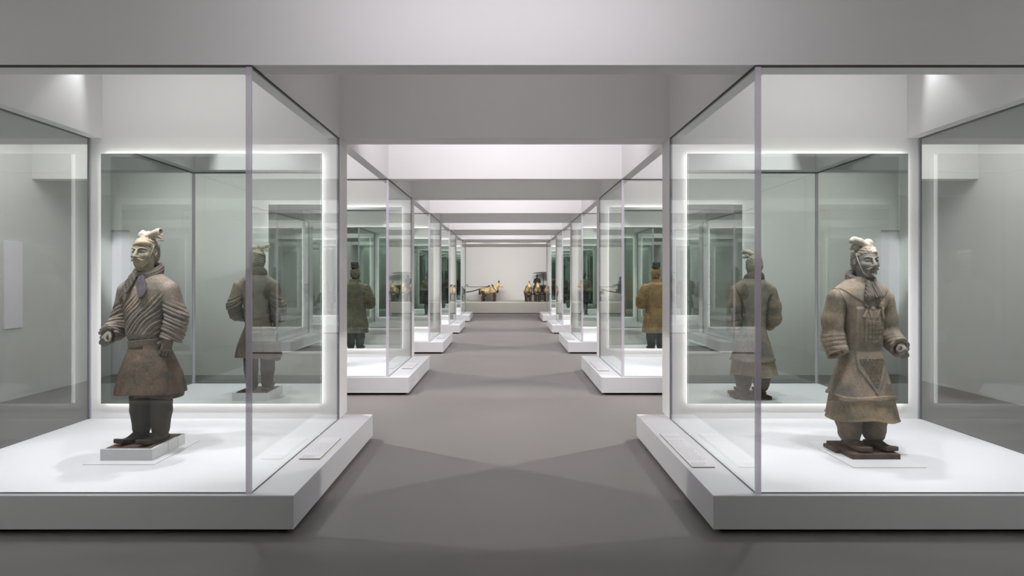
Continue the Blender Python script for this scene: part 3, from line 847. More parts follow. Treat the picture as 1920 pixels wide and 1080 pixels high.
# ------------------------------------------------------------------ B: the armoured figure with the apron of scales
def warrior_B(root, M, h=0.0048, hh=0.0027, hat=False):
    z0 = 1.432
    make_head(root, 0.02, -0.035, z0, M['head'], True, 0.010, hh)
    hr = make_hair(root, 0.02, -0.035, z0, M['hair'], hh * 1.1, True, M['knot'], True, 0.010)
    make_knot(root, 0.02, -0.035, z0, -1, M['knot'], hr, 'B', hh * 1.15)
    F = Fld((-0.44, -0.38, 0.66), (0.44, 0.26, 1.46), h)
    w = warp(F)
    T = loft(F, [(0.66, .190, .160, 0, 0), (0.80, .140, .142, 0, -.005), (0.95, .150, .150, 0, -.008), (1.1, .165, .155, 0, -.005), (1.2, .185, .148, 0, 0), (1.28, .190, .136, 0, .005), (1.33, .175, .122, 0, .01), (1.37, .135, .105, 0, .012), (1.42, .09, .085, 0, .012)], 2.2)
    A = arm_fields(F, [
        dict(p=[(-.222, .0, 1.235), (-.258, .02, 1.06), (-.256, .01, .90), (-.246, -.06, .755)], r=[.094, .093, .092, .086], cut=((-.262, -.05, .785), (0.1, -0.55, -1))),
        dict(p=[(.222, .0, 1.235), (.262, .02, 1.06), (.274, .0, .93), (.262, -.18, .835)], r=[.094, .100, .090, .076], cut=((.262, -.165, .845), (-0.1, -1, -0.35)))])
    for i, f in enumerate(A):
        z = F.Z + 0.5 * F.Y * (1 if i else 0.4)
        low = 1 - sm(F.Z, 0.92, 0.98)
        f = f - 0.004 * low - low * 0.007 * abs(np.sin(np.pi * (z / 0.038 + 0.3 * w))) ** 0.6 - 0.002 * w
        T = smin(T, f, 0.010)
    T = smax(T, -rc(F, (-.272, -.03, .83), (-.258, -.09, .72), .062, .070), 0.004)
    T = smax(T, -rc(F, (.268, -.12, .862), (.258, -.22, .82), .054, .060), 0.004)
    sculpt('robe', T, F, M['sleeve'], root)
    # armour coat over the robe, with shoulder capes and a V shaped apron
    F = Fld((-0.36, -0.32, 0.38), (0.36, 0.32, 1.44), h)
    th = np.arctan2(F.X, -F.Y); w = warp(F)
    P = [(0.38, .288, .255, 0, 0), (0.46, .270, .238, 0, 0), (0.58, .232, .208, 0, 0), (0.70, .190, .178, 0, -.003), (0.81, .158, .156, 0, -.005), (0.95, .164, .164, 0, -.008), (1.1, .178, .168, 0, -.005), (1.2, .198, .162, 0, 0),
         (1.28, .204, .148, 0, .005), (1.33, .184, .134, 0, .01), (1.37, .145, .116, 0, .012), (1.42, .10, .095, 0, .012)]
    K = loft(F, P, 2.3)
    for s in (-1, 1):
        cape = rc(F, (s * .10, .005, 1.305), (s * .222, .005, 1.228), .092, .106)
        K = smin(K, cape, 0.05)
    # arm-holes: the armour ends at a curved edge over each shoulder
    for s in (-1, 1):
        K = smax(K, (s * F.X) - (0.172 + 0.075 * sm(F.Z, 1.12, 1.31) + 0.22 * (1 - sm(F.Z, 0.62, 0.98))), 0.004)
    hem = 0.425 + 0.010 * np.sin(th * 3 + 1.0)
    K = np.maximum(K, hem - F.Z)
    K = K - (0.006 * np.sin(th * 5 + 1)) * (1 - sm(F.Z, 0.45, 0.75)) - 0.0015 * w
    K = K - 0.010 * (1 - sm(F.Z, hem + 0.018, hem + 0.024))
    fr = sm(-F.Y, 0.02, 0.05)
    ap = np.minimum(0.135, np.maximum(F.Z - 0.455, 0) * 0.62) - abs(F.X)
    K = K - fr * 0.010 * sm(ap, 0.0, 0.005) * (1 - sm(F.Z, 1.16, 1.18))
    # collar flap edge on the chest
    fl = (F.Z - 1.15) - 0.75 * abs(F.X + 0.0)
    K = K - fr * 0.007 * sm(fl, 0, 0.008)
    rows = sm(F.Z, 0.5, 0.55) * (1 - sm(F.Z, 1.12, 1.15)) * (1 - fr)
    K = K - rows * 0.003 * np.sin(F.Z * 110) * np.sin(th * 24)
    K = smax(K, -np.maximum(loft(F, [(r[0], r[1] - .03, r[2] - .03, 0, 0) for r in P[:3]], 2.3), F.Z - 0.52), 0.004)
    arm = sculpt('armour_coat', K, F, M['armour'], root)
    # rows of small riveted scales on chest and apron
    def front_y(x, z):
        r = [np.interp(z, [q[0] for q in P], [q[j] for q in P]) for j in (1, 2, 4)]
        u = min(0.98, abs(x) / r[0])
        return r[2] - r[1] * (1 - u ** 2.3) ** (1 / 2.3)
    bm = bmesh.new()
    def scale(x, z, ww, hh_):
        y = front_y(x, z) - 0.010
        y2 = front_y(x + 0.01, z) - front_y(x - 0.01, z)
        a = math.atan2(y2, 0.02)
        mt = Matrix.Translation((x, y, z)) @ Matrix.Rotation(a, 4, 'Z')
        n0 = len(bm.verts)
        bm_box(bm, -ww / 2, ww / 2, -0.007, 0.004, -hh_ / 2, hh_ / 2)
        bm.verts.ensure_lookup_table()
        for v in bm.verts[n0:]: v.co = mt @ v.co
        n0 = len(bm.verts)
        for (rx, rz) in ((-.28, .2), (.28, .2), (-.28, -.25), (.28, -.25)):
            bm_box(bm, rx * ww - 0.0022, rx * ww + 0.0022, -0.0105, -0.006, rz * hh_ - 0.0022, rz * hh_ + 0.0022)
        bm.verts.ensure_lookup_table()
        for v in bm.verts[n0:]: v.co = mt @ v.co
    for r in range(5):
        for c in range(7):
            scale(-0.093 + c * 0.031 + 0.0, 1.045 - r * 0.036, 0.0285, 0.0325)
    for r in range(9):
        half = 4 - r * 0.48
        n = max(1, int(round(half * 2 + 1)))
        for c in range(n):
            scale((c - (n - 1) / 2) * 0.0265, 0.742 - r * 0.0265, 0.0225, 0.0215)
    sc = bm_obj('armour_scales', bm, M['scale'], arm); sc['kind'] = 'stuff'
    # ribbon bows on the chest
    F = Fld((-0.14, -0.26, 1.02), (0.18, -0.08, 1.26), h * 0.6)
    for cx_ in (-0.045, 0.075):
        yy = -0.172
        b = None
        for (dx, dz, r0, r1) in ((-0.030, -0.085, .006, .017), (0.026, -0.088, .006, .017), (-0.02, 0.012, .008, .010), (0.018, 0.012, .008, .010)):
            e = rc(F, (cx_, yy, 1.18), (cx_ + dx, yy, 1.18 + dz), r0, r1)
            b = e if b is None else smin(b, e, 0.006)
        b = np.maximum(b, abs(F.Y - yy) - 0.013)
        b = smin(b, ell(F, (cx_, yy - 0.004, 1.18), (.011, .011, .011)), 0.004)
        sculpt('ribbon_bow', b, F, M['sleeve'], arm)
    # scarf
    F = Fld((-0.19, -0.24, 1.18), (0.21, 0.16, 1.50), h * 0.72)
    q = np.sqrt((F.X - 0.01) ** 2 / 1.15 ** 2 + (F.Y - 0.006) ** 2)
    zc = 1.376 + 0.40 * (F.Y + 0.04)
    S_ = np.sqrt((q - 0.090) ** 2 + ((F.Z - zc) * 0.46) ** 2) - 0.025
    S_ = S_ - 0.005 * abs(np.sin(np.pi * ((F.Z - zc) / 0.026 + 0.2 * np.sin(F.X * 22)))) ** 0.6
    scf = sculpt('scarf', S_, F, M['scarf'], root)
    tl = None
    for (a, b, r0, r1) in (((-0.005, -0.125, 1.37), (-0.030, -0.172, 1.262), .026, .046), ((0.040, -0.125, 1.37), (0.058, -0.172, 1.262), .024, .042)):
        e = rc(F, a, b, r0, r1, 1.5)
        e = e - 0.003 * np.sin(F.X * 330 + F.Z * 60)
        tl = e if tl is None else smin(tl, e, 0.004)
    tl = np.maximum(tl, 1.238 - F.Z + 0.2 * F.X)
    sculpt('scarf_tail', tl, F, M['scarf'], scf)
    # robe skirt below the armour
    F = Fld((-0.39, -0.34, 0.20), (0.39, 0.34, 0.56), h)
    th = np.arctan2(F.X, -F.Y)
    P2 = [(0.20, .302, .275, 0, 0), (0.30, .286, .258, 0, 0), (0.42, .264, .235, 0, 0), (0.56, .225, .205, 0, 0)]
    K = loft(F, P2, 2.3) - 0.010 * np.sin(th * 7 + 0.4) * (1 - sm(F.Z, 0.25, 0.5)) - 0.004 * np.sin(th * 13)
    hem = 0.245 + 0.014 * np.sin(th * 3 + 2.4)
    K = np.maximum(K, hem - F.Z) - 0.006 * (1 - sm(F.Z, hem, hem + 0.02))
    K = smax(K, -np.maximum(loft(F, [(r[0], r[1] - .03, r[2] - .03, 0, 0) for r in P2], 2.3), F.Z - 0.36), 0.004)
    sculpt('skirt', K, F, M['hem'], root)
    for s in (-1, 1):
        make_leg(root, [(s * .126, -.01, .36), (s * .124, -.01, .24), (s * .118, -.02, .12), (s * .108, -.03, .055)], [.116, .118, .098, .068], M['legs'], h, 0.6)
        make_shoe(root, s * .115, -.105, s * 0.05, M['shoe'], 0.165, 0.058, h * 0.8, 0.012)
    make_hand('hand', (.255, -.215, .832), (-0.35, -1, -0.25), (-0.80, 0.2, -0.35), (0.9, 1.3, 0.9), M['hand'], root, -1, 1.0, hh * 1.05)
    make_hand('hand', (-.266, -.020, .865), (0.05, -0.40, -0.9), (0.8, 0.1, 0.2), (0.9, 1.3, 0.9), M['hand'], root, 1, 0.80, hh * 1.05)

# ------------------------------------------------------------------ C: heavy figure with a flat two-lobed cap, arms folded forward
def warrior_C(root, M, h=0.008, hh=0.0045):
    z0 = 1.40
    make_head(root, 0, -0.03, z0, M['head'], True, 0.0, hh)
    hr = make_hair(root, 0, -0.03, z0, M['head'], hh, False)
    F = Fld((-0.13, -0.13, z0 + 0.17), (0.13, 0.15, z0 + 0.37), hh)
    c = sbox(F, (0, 0.015, z0 + 0.262), (0.072, 0.085, 0.020), 0.010)
    for s in (-1, 1):
        c = smin(c, sbox(F, (s * 0.037, 0.045, z0 + 0.315), (0.036, 0.040, 0.036), 0.010, ((1, 0, 0), (0, 0.94, 0.34), (0, -0.34, 0.94))), 0.003)
    cap = sculpt('flat_cap', c, F, M['cap'], root)
    F = Fld((-0.46, -0.42, 0.40), (0.46, 0.30, 1.42), h)
    w = warp(F); th = np.arctan2(F.X, -F.Y)
    P = [(0.40, .270, .225, 0, 0), (0.55, .250, .210, 0, 0), (0.72, .215, .185, 0, 0), (0.84, .205, .178, 0, -.005), (1.0, .222, .188, 0, -.005), (1.15, .228, .178, 0, 0), (1.24, .220, .160, 0, .005), (1.30, .190, .140, 0, .01), (1.34, .140, .115, 0, .012), (1.40, .085, .085, 0, .012)]
    T = loft(F, P, 2.3)
    T = T - 0.004 * np.sin(F.Z * 120) * np.sin(th * 26) * sm(F.Z, 0.70, 0.78) * (1 - sm(F.Z, 1.22, 1.28))
    T = T - 0.008 * np.sin(th * 7) * (1 - sm(F.Z, 0.45, 0.75))
    A = arm_fields(F, [
        dict(p=[(s * .21, .01, 1.22), (s * .300, .02, 1.02), (s * .290, -.03, .92), (s * .175, -.20, .90)], r=[.098, .096, .098, .072]) for s in (-1, 1)])
    for f in A:
        f = f - 0.006 * abs(np.sin(np.pi * ((F.Z + 0.4 * F.Y) / 0.045 + 0.3 * w)))
        T = smin(T, f, 0.02)
    hem = 0.44 + 0.02 * np.sin(th * 2)
    T = np.maximum(T, hem - F.Z)
    T = smax(T, -np.maximum(loft(F, [(r[0], r[1] - .03, r[2] - .03, 0, 0) for r in P[:3]], 2.3), F.Z - 0.55), 0.004)
    sculpt('armour_coat', T, F, M['robe'], root)
    F = Fld((-0.32, -0.28, 0.30), (0.32, 0.28, 0.60), h)
    th = np.arctan2(F.X, -F.Y)
    K = loft(F, [(0.30, .275, .232, 0, 0), (0.60, .235, .195, 0, 0)], 2.3) - 0.010 * np.sin(th * 8)
    K = np.maximum(K, 0.345 - F.Z)
    K = smax(K, -np.maximum(loft(F, [(0.28, .245, .205, 0, 0), (0.60, .21, .17, 0, 0)], 2.3), F.Z - 0.46), 0.004)
    sculpt('skirt', K, F, M['skirt'], root)
    F = Fld((-0.15, -0.16, 1.27), (0.15, 0.16, 1.44), h * 0.8)
    q = np.sqrt(F.X ** 2 / 1.15 ** 2 + (F.Y - 0.006) ** 2)
    sculpt('collar', np.sqrt((q - 0.085) ** 2 + ((F.Z - 1.355 - 0.2 * F.Y) * 0.6) ** 2) - 0.024 - 0.004 * np.sin(F.Z * 220), F, M['skirt'], root)
    for s in (-1, 1):
        make_leg(root, [(s * .10, .0, .46), (s * .098, .0, .25), (s * .09, .0, .11), (s * .085, .0, .055)], [.098, .096, .08, .064], M['legs'], h)
        make_shoe(root, s * .095, -.045, s * 0.12, M['legs'], 0.145, 0.05, h * 0.75)
        make_hand('hand', (s * .150, -.235, .90), (-s * 0.75, -0.6, 0.0), (0, 0.3, -1) if s > 0 else (0, 0.4, -1), (0.5, 0.7, 0.5), M['head'], root, 1 if s < 0 else -1, 0.95, hh)

# ------------------------------------------------------------------ D: slim figure with hands clasped before the belt
def warrior_D(root, M, h=0.008, hh=0.005):
    z0 = 1.41
    make_head(root, 0, -0.03, z0, M['head'], False, 0.002, hh)
    hr = make_hair(root, 0, -0.03, z0, M['head'], hh, False)
    F = Fld((-0.10, -0.10, z0 + 0.2), (0.10, 0.14, z0 + 0.36), hh)
    sculpt('hair_bun', smin(ell(F, (0.01, 0.03, z0 + 0.275), (.045, .045, .042)), ell(F, (0.03, 0.02, z0 + 0.31), (.024, .024, .022)), 0.015), F, M['legs'], hr)
    F = Fld((-0.42, -0.40, 0.76), (0.42, 0.26, 1.42), h)
    w = warp(F)
    T = loft(F, [(0.78, .150, .128, 0, 0), (0.88, .155, .135, 0, 0), (1.0, .172, .145, 0, 0), (1.15, .188, .145, 0, 0), (1.24, .180, .132, 0, .005), (1.30, .160, .118, 0, .01), (1.34, .12, .10, 0, .012), (1.40, .08, .08, 0, .012)], 2.2)
    for s in (-1, 1):
        f = chain(F, [(s * .175, .01, 1.23), (s * .245, .02, 1.00), (s * .235, -.02, .92), (s * .06, -.215, .93)], [.080, .076, .074, .058], 0.03)
        f = f - 0.006 * abs(np.sin(np.pi * ((F.Z + 0.4 * F.Y) / 0.04 + 0.3 * w)))
        T = smin(T, f, 0.015)
    sculpt('robe', T, F, M['robe'], root)
    F = Fld((-0.2, -0.18, 1.17), (0.2, 0.18, 1.44), h * 0.8)
    q = np.sqrt(F.X ** 2 / 1.25 ** 2 + (F.Y - 0.006) ** 2)
    sculpt('scarf', np.sqrt((q - 0.092) ** 2 + ((F.Z - 1.325 - 0.25 * F.Y) * 0.55) ** 2) - 0.034 - 0.005 * np.sin(F.Z * 150 + F.X * 20), F, M['scarf'], root)
    F = Fld((-0.32, -0.28, 0.40), (0.32, 0.28, 0.86), h)
    th = np.arctan2(F.X, -F.Y)
    P = [(0.40, .235, .20, 0, 0), (0.6, .205, .175, 0, 0), (0.86, .155, .135, 0, 0)]
    K = loft(F, P, 2.3) - 0.010 * np.sin(th * 9) * (1 - sm(F.Z, 0.5, 0.8))
    K = np.maximum(K, 0.44 + 0.015 * np.sin(th * 2 + 1) - F.Z)
    K = smax(K, -np.maximum(loft(F, [(r[0], r[1] - .03, r[2] - .03, 0, 0) for r in P], 2.3), F.Z - 0.55), 0.004)
    sculpt('skirt', K, F, M['skirt'], root)
    for s in (-1, 1):
        make_leg(root, [(s * .085, .0, .50), (s * .083, .0, .27), (s * .078, .0, .11), (s * .075, .0, .055)], [.080, .074, .062, .05], M['legs'], h)
        make_shoe(root, s * .085, -.05, s * 0.15, M['legs'], 0.140, 0.045, h * 0.7)
        make_hand('hand', (s * .035, -.255, .93 + 0.014 * s), (-s * 0.8, -0.5, 0.05), (0, 0.6, -0.8), (0.7, 0.9, 0.6), M['head'], root, 1 if s < 0 else -1, 0.95, hh)

# ------------------------------------------------------------------ E: kneeling figure, one knee raised
def warrior_E(root, M, h=0.008, hh=0.005):
    z0 = 0.97
    make_head(root, 0, -0.06, z0, M['head'], False, 0.002, hh)
    hr = make_hair(root, 0, -0.06, z0, M['head'], hh, False)
    F = Fld((-0.10, -0.12, z0 + 0.2), (0.12, 0.12, z0 + 0.36), hh)
    sculpt('hair_bun', ell(F, (0.03, 0.0, z0 + 0.28), (.04, .04, .045)), F, M['legs'], hr)
    F = Fld((-0.40, -0.46, 0.26), (0.40, 0.34, 0.98), h)
    w = warp(F); th = np.arctan2(F.X, -F.Y)
    T = loft(F, [(0.28, .24, .24, 0, .0), (0.40, .20, .19, 0, 0), (0.55, .175, .15, 0, -.01), (0.72, .20, .155, 0, -.02), (0.82, .19, .14, 0, -.025), (0.88, .15, .12, 0, -.025), (0.96, .08, .08, 0, -.03)], 2.3)
    T = T - 0.004 * np.sin(F.Z * 110) * np.sin(th * 22)
    for s in (-1, 1):
        f = chain(F, [(s * .19, -.01, .80), (s * .26, .03, .60), (s * .12, -.20, .60 + 0.06 * s)], [.088, .082, .062], 0.03)
        f = f - 0.006 * abs(np.sin(np.pi * ((F.Z + 0.4 * F.Y) / 0.04 + 0.3 * w)))
        T = smin(T, f, 0.015)
    sculpt('armour_coat', T, F, M['robe'], root)
    F = Fld((-0.15, -0.2, 0.84), (0.15, 0.14, 1.02), h * 0.8)
    q = np.sqrt(F.X ** 2 / 1.2 ** 2 + (F.Y + 0.03) ** 2)
    sculpt('scarf', np.sqrt((q - 0.085) ** 2 + ((F.Z - 0.915 - 0.2 * F.Y) * 0.6) ** 2) - 0.027, F, M['scarf'], root)
    make_leg(root, [(0.13, -.02, .36), (0.14, -.26, .42), (0.14, -.25, .22), (0.14, -.24, .06)], [.12, .095, .085, .06], M['legs'], h)
    make_leg(root, [(-.12, .0, .36), (-.13, -.16, .14), (-.12, .05, .09), (-.11, .22, .08)], [.12, .09, .075, .055], M['legs'], h)
    make_shoe(root, .14, -.29, 0.05, M['legs'], 0.140, 0.05, h * 0.75)
    make_shoe(root, -.11, .24, 0.0, M['legs'], 0.11, 0.045, h * 0.75)
    make_hand('hand', (-.10, -.225, .56), (0.7, -0.7, 0.0), (0, 0.3, -1), (0.9, 1.2, 0.8), M['head'], root, 1, 0.95, hh)
    make_hand('hand', (.10, -.225, .66), (-0.7, -0.7, 0.0), (0, 0.3, -1), (0.9, 1.2, 0.8), M['head'], root, -1, 0.95, hh)

# ------------------------------------------------------------------ the clay figures in their cases
WX, WY = 3.022, 5.79
def place(name_label, s, k, dz, builder, M, sx=1.0, rz=0.0, yaw=0.0, hx=0.0, **kw):
    root = empty('clay_warrior', (s * WX, WY + PER * k, PZ + dz), R_(rz))
    builder(root, M, **kw)
    if yaw:                             # the head turns on the neck
        for o in COL.objects:
            p = o
            while p.parent: p = p.parent
            if p is root and o.type == 'MESH' and o.name.split('.')[0] in ('head', 'hair', 'headband', 'chin_strap', 'topknot', 'knot_ribbon'):
                o.data.transform(Matrix.Translation((hx, 0, 0)) @ Matrix.Rotation(R_(yaw), 4, 'Z') @ Matrix.Translation((-hx, 0, 0)))
    if sx != 1.0:                       # slimmer trunk and limbs, the head keeps its width
        for o in COL.objects:
            p = o
            while p.parent: p = p.parent
            if p is root and o.type == 'MESH' and o.name.split('.')[0] not in ('head', 'hair', 'headband', 'chin_strap', 'topknot', 'knot_ribbon', 'hand'):
                o.data.transform(Matrix.Diagonal((sx, 1, 1, 1)))
            elif p is root and o.name.split('.')[0] == 'hand':
                xs = [v.co.x for v in o.data.vertices]; m = sum(xs) / len(xs)
                o.data.transform(Matrix.Translation((m * (sx - 1), 0, 0)))
    tag(root, name_label, 'statue', 'clay warriors')
    return root
MA = dict(head='clay_cream', hair='clay_cream_dark', knot='clay_knot', robe='clay_robe', scarf='clay_scarf', tail='clay_mauve', skirt='clay_skirt', legs='clay_dark', shoe='clay_dark', hand='clay_hand')
MB = dict(head='clay_face_grey', hair='clay_cream_dark', knot='clay_knot', sleeve='clay_sleeve', armour='clay_armour', scale='clay_scale', scarf='clay_scarf', hem='clay_robe_hem', legs='clay_legs_brown', shoe='clay_slab', hand='clay_hand')
wa = place('standing clay warrior in folded robe and scarf on white box in front left case', -1, 0, 0.098, warrior_A, MA, 0.93, -9, -3)
wb = place('standing clay warrior in scale armour with white topknot in front right case', 1, 0, 0.049, warrior_B, MB, 0.90, 4, 7, 0.02)
MC1 = dict(head='clay_olive', cap='clay_charcoal', robe='clay_olive', skirt='clay_olive', legs='clay_charcoal')
MC2 = dict(head='clay_rust_head', cap='clay_charcoal', robe='clay_ochre', skirt='clay_ochre_dark', legs='clay_charcoal')
wc = place('olive grey clay warrior with flat dark cap in second case on the left', -1, 1, 0.014, warrior_C, MC1)

def recolour(root, new_root_loc, table, label):
    """copy of a figure whose parts take other clays (own mesh data where the colour differs)"""
    r = dup(root, new_root_loc)
    for o in list(COL.objects):
        p = o
        while p.parent: p = p.parent
        if p is r and o.type == 'MESH':
            old = o.data.materials[0].name
            if old in table:
                o.material_slots[0].link = 'OBJECT'
                o.material_slots[0].material = MATS[table[old]]
    tag(r, label, 'statue', 'clay warriors')
    return r
recolour(wc, (WX, WY + PER, PZ + 0.014), {'clay_olive': 'clay_ochre'}, 'ochre clay warrior with flat dark cap in second case on the right')
MD = dict(head='clay_charcoal', robe='clay_olive', scarf='clay_pale_green', skirt='clay_charcoal', legs='clay_charcoal')
wd = place('slim dark clay figure clasping its hands in third case on the right', 1, 2, 0.014, warrior_D, MD)
recolour(wd, (-WX, WY + 2 * PER, PZ + 0.014), {'clay_pale_green': 'clay_olive'}, 'slim dark clay figure clasping its hands in third case on the left')
ME = dict(head='clay_dark', robe='clay_dark', scarf='clay_olive', legs='clay_charcoal')
we = place('kneeling dark clay figure in fourth case on the right', 1, 3, 0.014, warrior_E, ME)
recolour(wc, (-WX, WY + 3 * PER, PZ + 0.014), {'clay_olive': 'clay_dark'}, 'dark clay warrior with flat cap in fourth case on the left')
recolour(wd, (-WX, WY + 4 * PER, PZ + 0.014), {'clay_pale_green': 'clay_rust_head', 'clay_olive': 'clay_dark'}, 'slim brown clay figure in last case on the left')
recolour(wc, (WX, WY + 4 * PER, PZ + 0.014), {'clay_olive': 'clay_ochre_dark'}, 'brown clay warrior with flat cap in last case on the right')

# ------------------------------------------------------------------ mounts under the figures
p = empty('mount_plate', (-3.022, 5.753, PZ)); box('plate', -.28, .28, -.40, .40, 0, 0.005, 'mount_white', p, 0.001)
tag(p, 'thin white square plate under the white box in front left case', 'plate')
b = empty('mount_box', (-3.022, 5.74, PZ + 0.005))
hw, hd, t = .2075, .28, .022
box('front_board', -hw, hw, -hd, -hd + t, 0, 0.092, 'mount_white', b, 0.0012)
box('rear_board', -hw, hw, hd - t, hd, 0, 0.092, 'mount_white', b, 0.0012)
for sx in (-1, 1):
    box('side_board', sx * (hw - t), sx * hw, -hd + t, -0.02, 0, 0.092, 'mount_white', b, 0.0012)
    box('side_board', sx * (hw - t), sx * hw, -0.015, 0.15, 0, 0.092, 'mount_white', b, 0.0012)
    box('side_board', sx * (hw - t), sx * hw, 0.155, hd - t, 0, 0.086, 'mount_white', b, 0.0012)
box('clay_base', -hw + t + .004, hw - t - .004, -hd + t + .004, hd - t - .004, 0, 0.092, 'clay_slab', b, 0.002)
tag(b, 'white box mount of several boards round the base of the robed warrior', 'mount')
p = empty('mount_plate', (2.98, 5.683, PZ)); box('plate', -.28, .28, -.415, .415, 0, 0.005, 'mount_white', p, 0.001)
tag(p, 'thin white square plate under the brown slab in front right case', 'plate')
b = empty('clay_slab', (3.0, 5.72, PZ + 0.005))
box('front_slab', -.195, .195, -.225, .05, 0, 0.043, 'clay_slab', b, 0.006)
box('rear_slab', -.190, .19, .056, .24, 0, 0.043, 'clay_slab', b, 0.006)
box('side_strip', -.235, -.197, -.03, .20, 0, 0.030, 'clay_slab', b, 0.004)
tag(b, 'brown fired clay slab under the armoured warrior', 'slab')
for k in range(1, NROW):
    for s in (-1, 1):
        p = empty('mount_plate', (s * WX, WY + PER * k, PZ)); box('plate', -.27, .27, -.37, .33, 0, 0.013, 'mount_white', p, 0.001)
        tag(p, f'thin white plate under the statue in {ORD[k]} {SIDE[s]} case', 'plate', 'thin mount plates')

# ------------------------------------------------------------------ platform and the two bronze chariots
clay('bronze_gold', (236, 212, 164), (206, 172, 122), (96, 70, 50), 4.5, 0.15, 0.55, 0.85)
clay('bronze_brown', (86, 72, 62), (66, 58, 54), (112, 90, 70), 16, 0.15, 0.5)
clay('bronze_dark', (62, 62, 62), (48, 50, 52), (84, 82, 78), 14, 0.15, 0.5)
PYF, PTZ = 6.88 * D0, 0.524
root = empty('long_platform', (0, (PYF + YEND) / 2, 0))
dd = (YEND - PYF) / 2
box('platform_body', -XS + 0.02, XS - 0.02, -dd, dd - 0.01, 0.03, PTZ, 'platform_grey', root, 0.004)
box('kick_base', -XS + 0.1, XS - 0.1, -dd + 0.08, dd - 0.02, 0, 0.03, 'kick_black', root)
tag(root, 'long pale grey platform along the end wall under the bronze chariots', 'platform')

def make_horse(name='bronze_horse'):
    root = empty(name, (0, 0, 0))
    h = 0.011
    F = Fld((-0.62, -0.24, -0.01), (0.72, 0.24, 1.06), h)
    f = rc(F, (-.27, 0, .51), (.17, 0, .52), .168, .165)
    f = smin(f, ell(F, (.22, 0, .52), (.150, .150, .185)), 0.06)
    f = smin(f, ell(F, (-.30, 0, .53), (.175, .165, .175)), 0.06)
    f = smin(f, rc(F, (.25, 0, .60), (.42, 0, .82), .135, .088), 0.05)
    f = smin(f, chain(F, [(.43, 0, .835), (.52, 0, .79), (.60, 0, .73)], [.082, .064, .050], .02), 0.03)
    for s in (-1, 1):
        f = smin(f, rc(F, (.415, s * .035, .90), (.41, s * .045, .955), .018, .006), 0.012)
        f = smin(f, rc(F, (.565, s * .02, .745), (.605, s * .018, .715), .026, .022), 0.01)
    f = smin(f, rc(F, (.33, 0, .74), (.41, 0, .90), .024, .020), 0.015)
    body = sculpt('body', f, F, 'bronze_gold', root)
    for s in (-1, 1):
        for (pts, rs) in (([(.225, s * .085, .44), (.235, s * .085, .24), (.222, s * .085, .10), (.228, s * .085, .03)], [.080, .054, .044, .054]),
                          ([(-.31, s * .09, .46), (-.265, s * .09, .31), (-.355, s * .09, .20), (-.335, s * .09, .03)], [.115, .076, .050, .054])):
            x0 = min(p[0] for p in pts); x1 = max(p[0] for p in pts)
            G = Fld((x0 - .12, s * .09 - .12, -0.01), (x1 + .12, s * .09 + .12, .58), h)
            g = np.maximum(chain(G, pts, rs, .03), -G.Z)
            sculpt('leg', g, G, 'bronze_brown', root)
    F = Fld((-0.60, -0.06, 0.28), (-0.36, 0.06, 0.66), 0.010)
    sculpt('tail', chain(F, [(-.43, 0, .60), (-.50, 0, .54), (-.515, 0, .40), (-.50, 0, .33)], [.022, .030, .026, .014], .02), F, 'bronze_brown', root)
    F = Fld((0.37, -0.05, 0.86), (0.50, 0.05, 1.06), 0.008)
    sculpt('plume', chain(F, [(.435, 0, .89), (.44, 0, .97), (.455, 0, 1.03)], [.010, .022, .008], .01), F, 'bronze_dark', root)
    # harness: collar, belly band and breast strap
    F = Fld((-0.3, -0.22, 0.30), (0.5, 0.22, 0.92), 0.010)
    x = F.X - .27 - (F.Z - .58) * -.7
    q = np.sqrt(F.Y ** 2 + ((F.Z - .62) * .80) ** 2)
    col = np.sqrt((q - .150) ** 2 + (x * .9) ** 2) - .020
    q2 = np.sqrt(F.Y ** 2 + (F.Z - .51) ** 2)
    band = np.sqrt((q2 - .168) ** 2 + (F.X - .02) ** 2) - .014
    col = np.minimum(col, band)
    col = smin(col, rc(F, (.30, 0, .76), (.20, 0, .70), .03, .022), .01)
    col = np.minimum(col, rc(F, (.37, 0, .60), (.40, 0, .48), .018, .026))
    sculpt('harness', col, F, 'bronze_dark', root)
    return root

def disc(bm, c, r, w, n=24, axis='y'):
    ring = []
    for sgn in (-1, 1):
        ring.append([bm.verts.new((c[0] + r * math.cos(2 * math.pi * i / n), c[1] + sgn * w, c[2] + r * math.sin(2 * math.pi * i / n))) for i in range(n)])
    for i in range(n):
        bm.faces.new((ring[0][i], ring[0][(i + 1) % n], ring[1][(i + 1) % n], ring[1][i]))
    bm.faces.new(ring[0]); bm.faces.new(ring[1][::-1])

def tube(bm, pts, r, n=8):
    pts = [Vector(p) for p in pts]; prev = None; rings = []
    for i, p in enumerate(pts):
        t = (pts[min(i + 1, len(pts) - 1)] - pts[max(i - 1, 0)]).normalized()
        u = t.orthogonal().normalized() if prev is None else (prev - t * prev.dot(t)).normalized()
        prev = u; v = t.cross(u)
        rr = r[i] if isinstance(r, (list, tuple)) else r
        rings.append([bm.verts.new(p + (u * math.cos(2 * math.pi * k / n) + v * math.sin(2 * math.pi * k / n)) * rr) for k in range(n)])
    for a, b in zip(rings, rings[1:]):
        for k in range(n):
            bm.faces.new((a[k], a[(k + 1) % n], b[(k + 1) % n], b[k]))
    bm.faces.new(rings[0][::-1]); bm.faces.new(rings[-1])

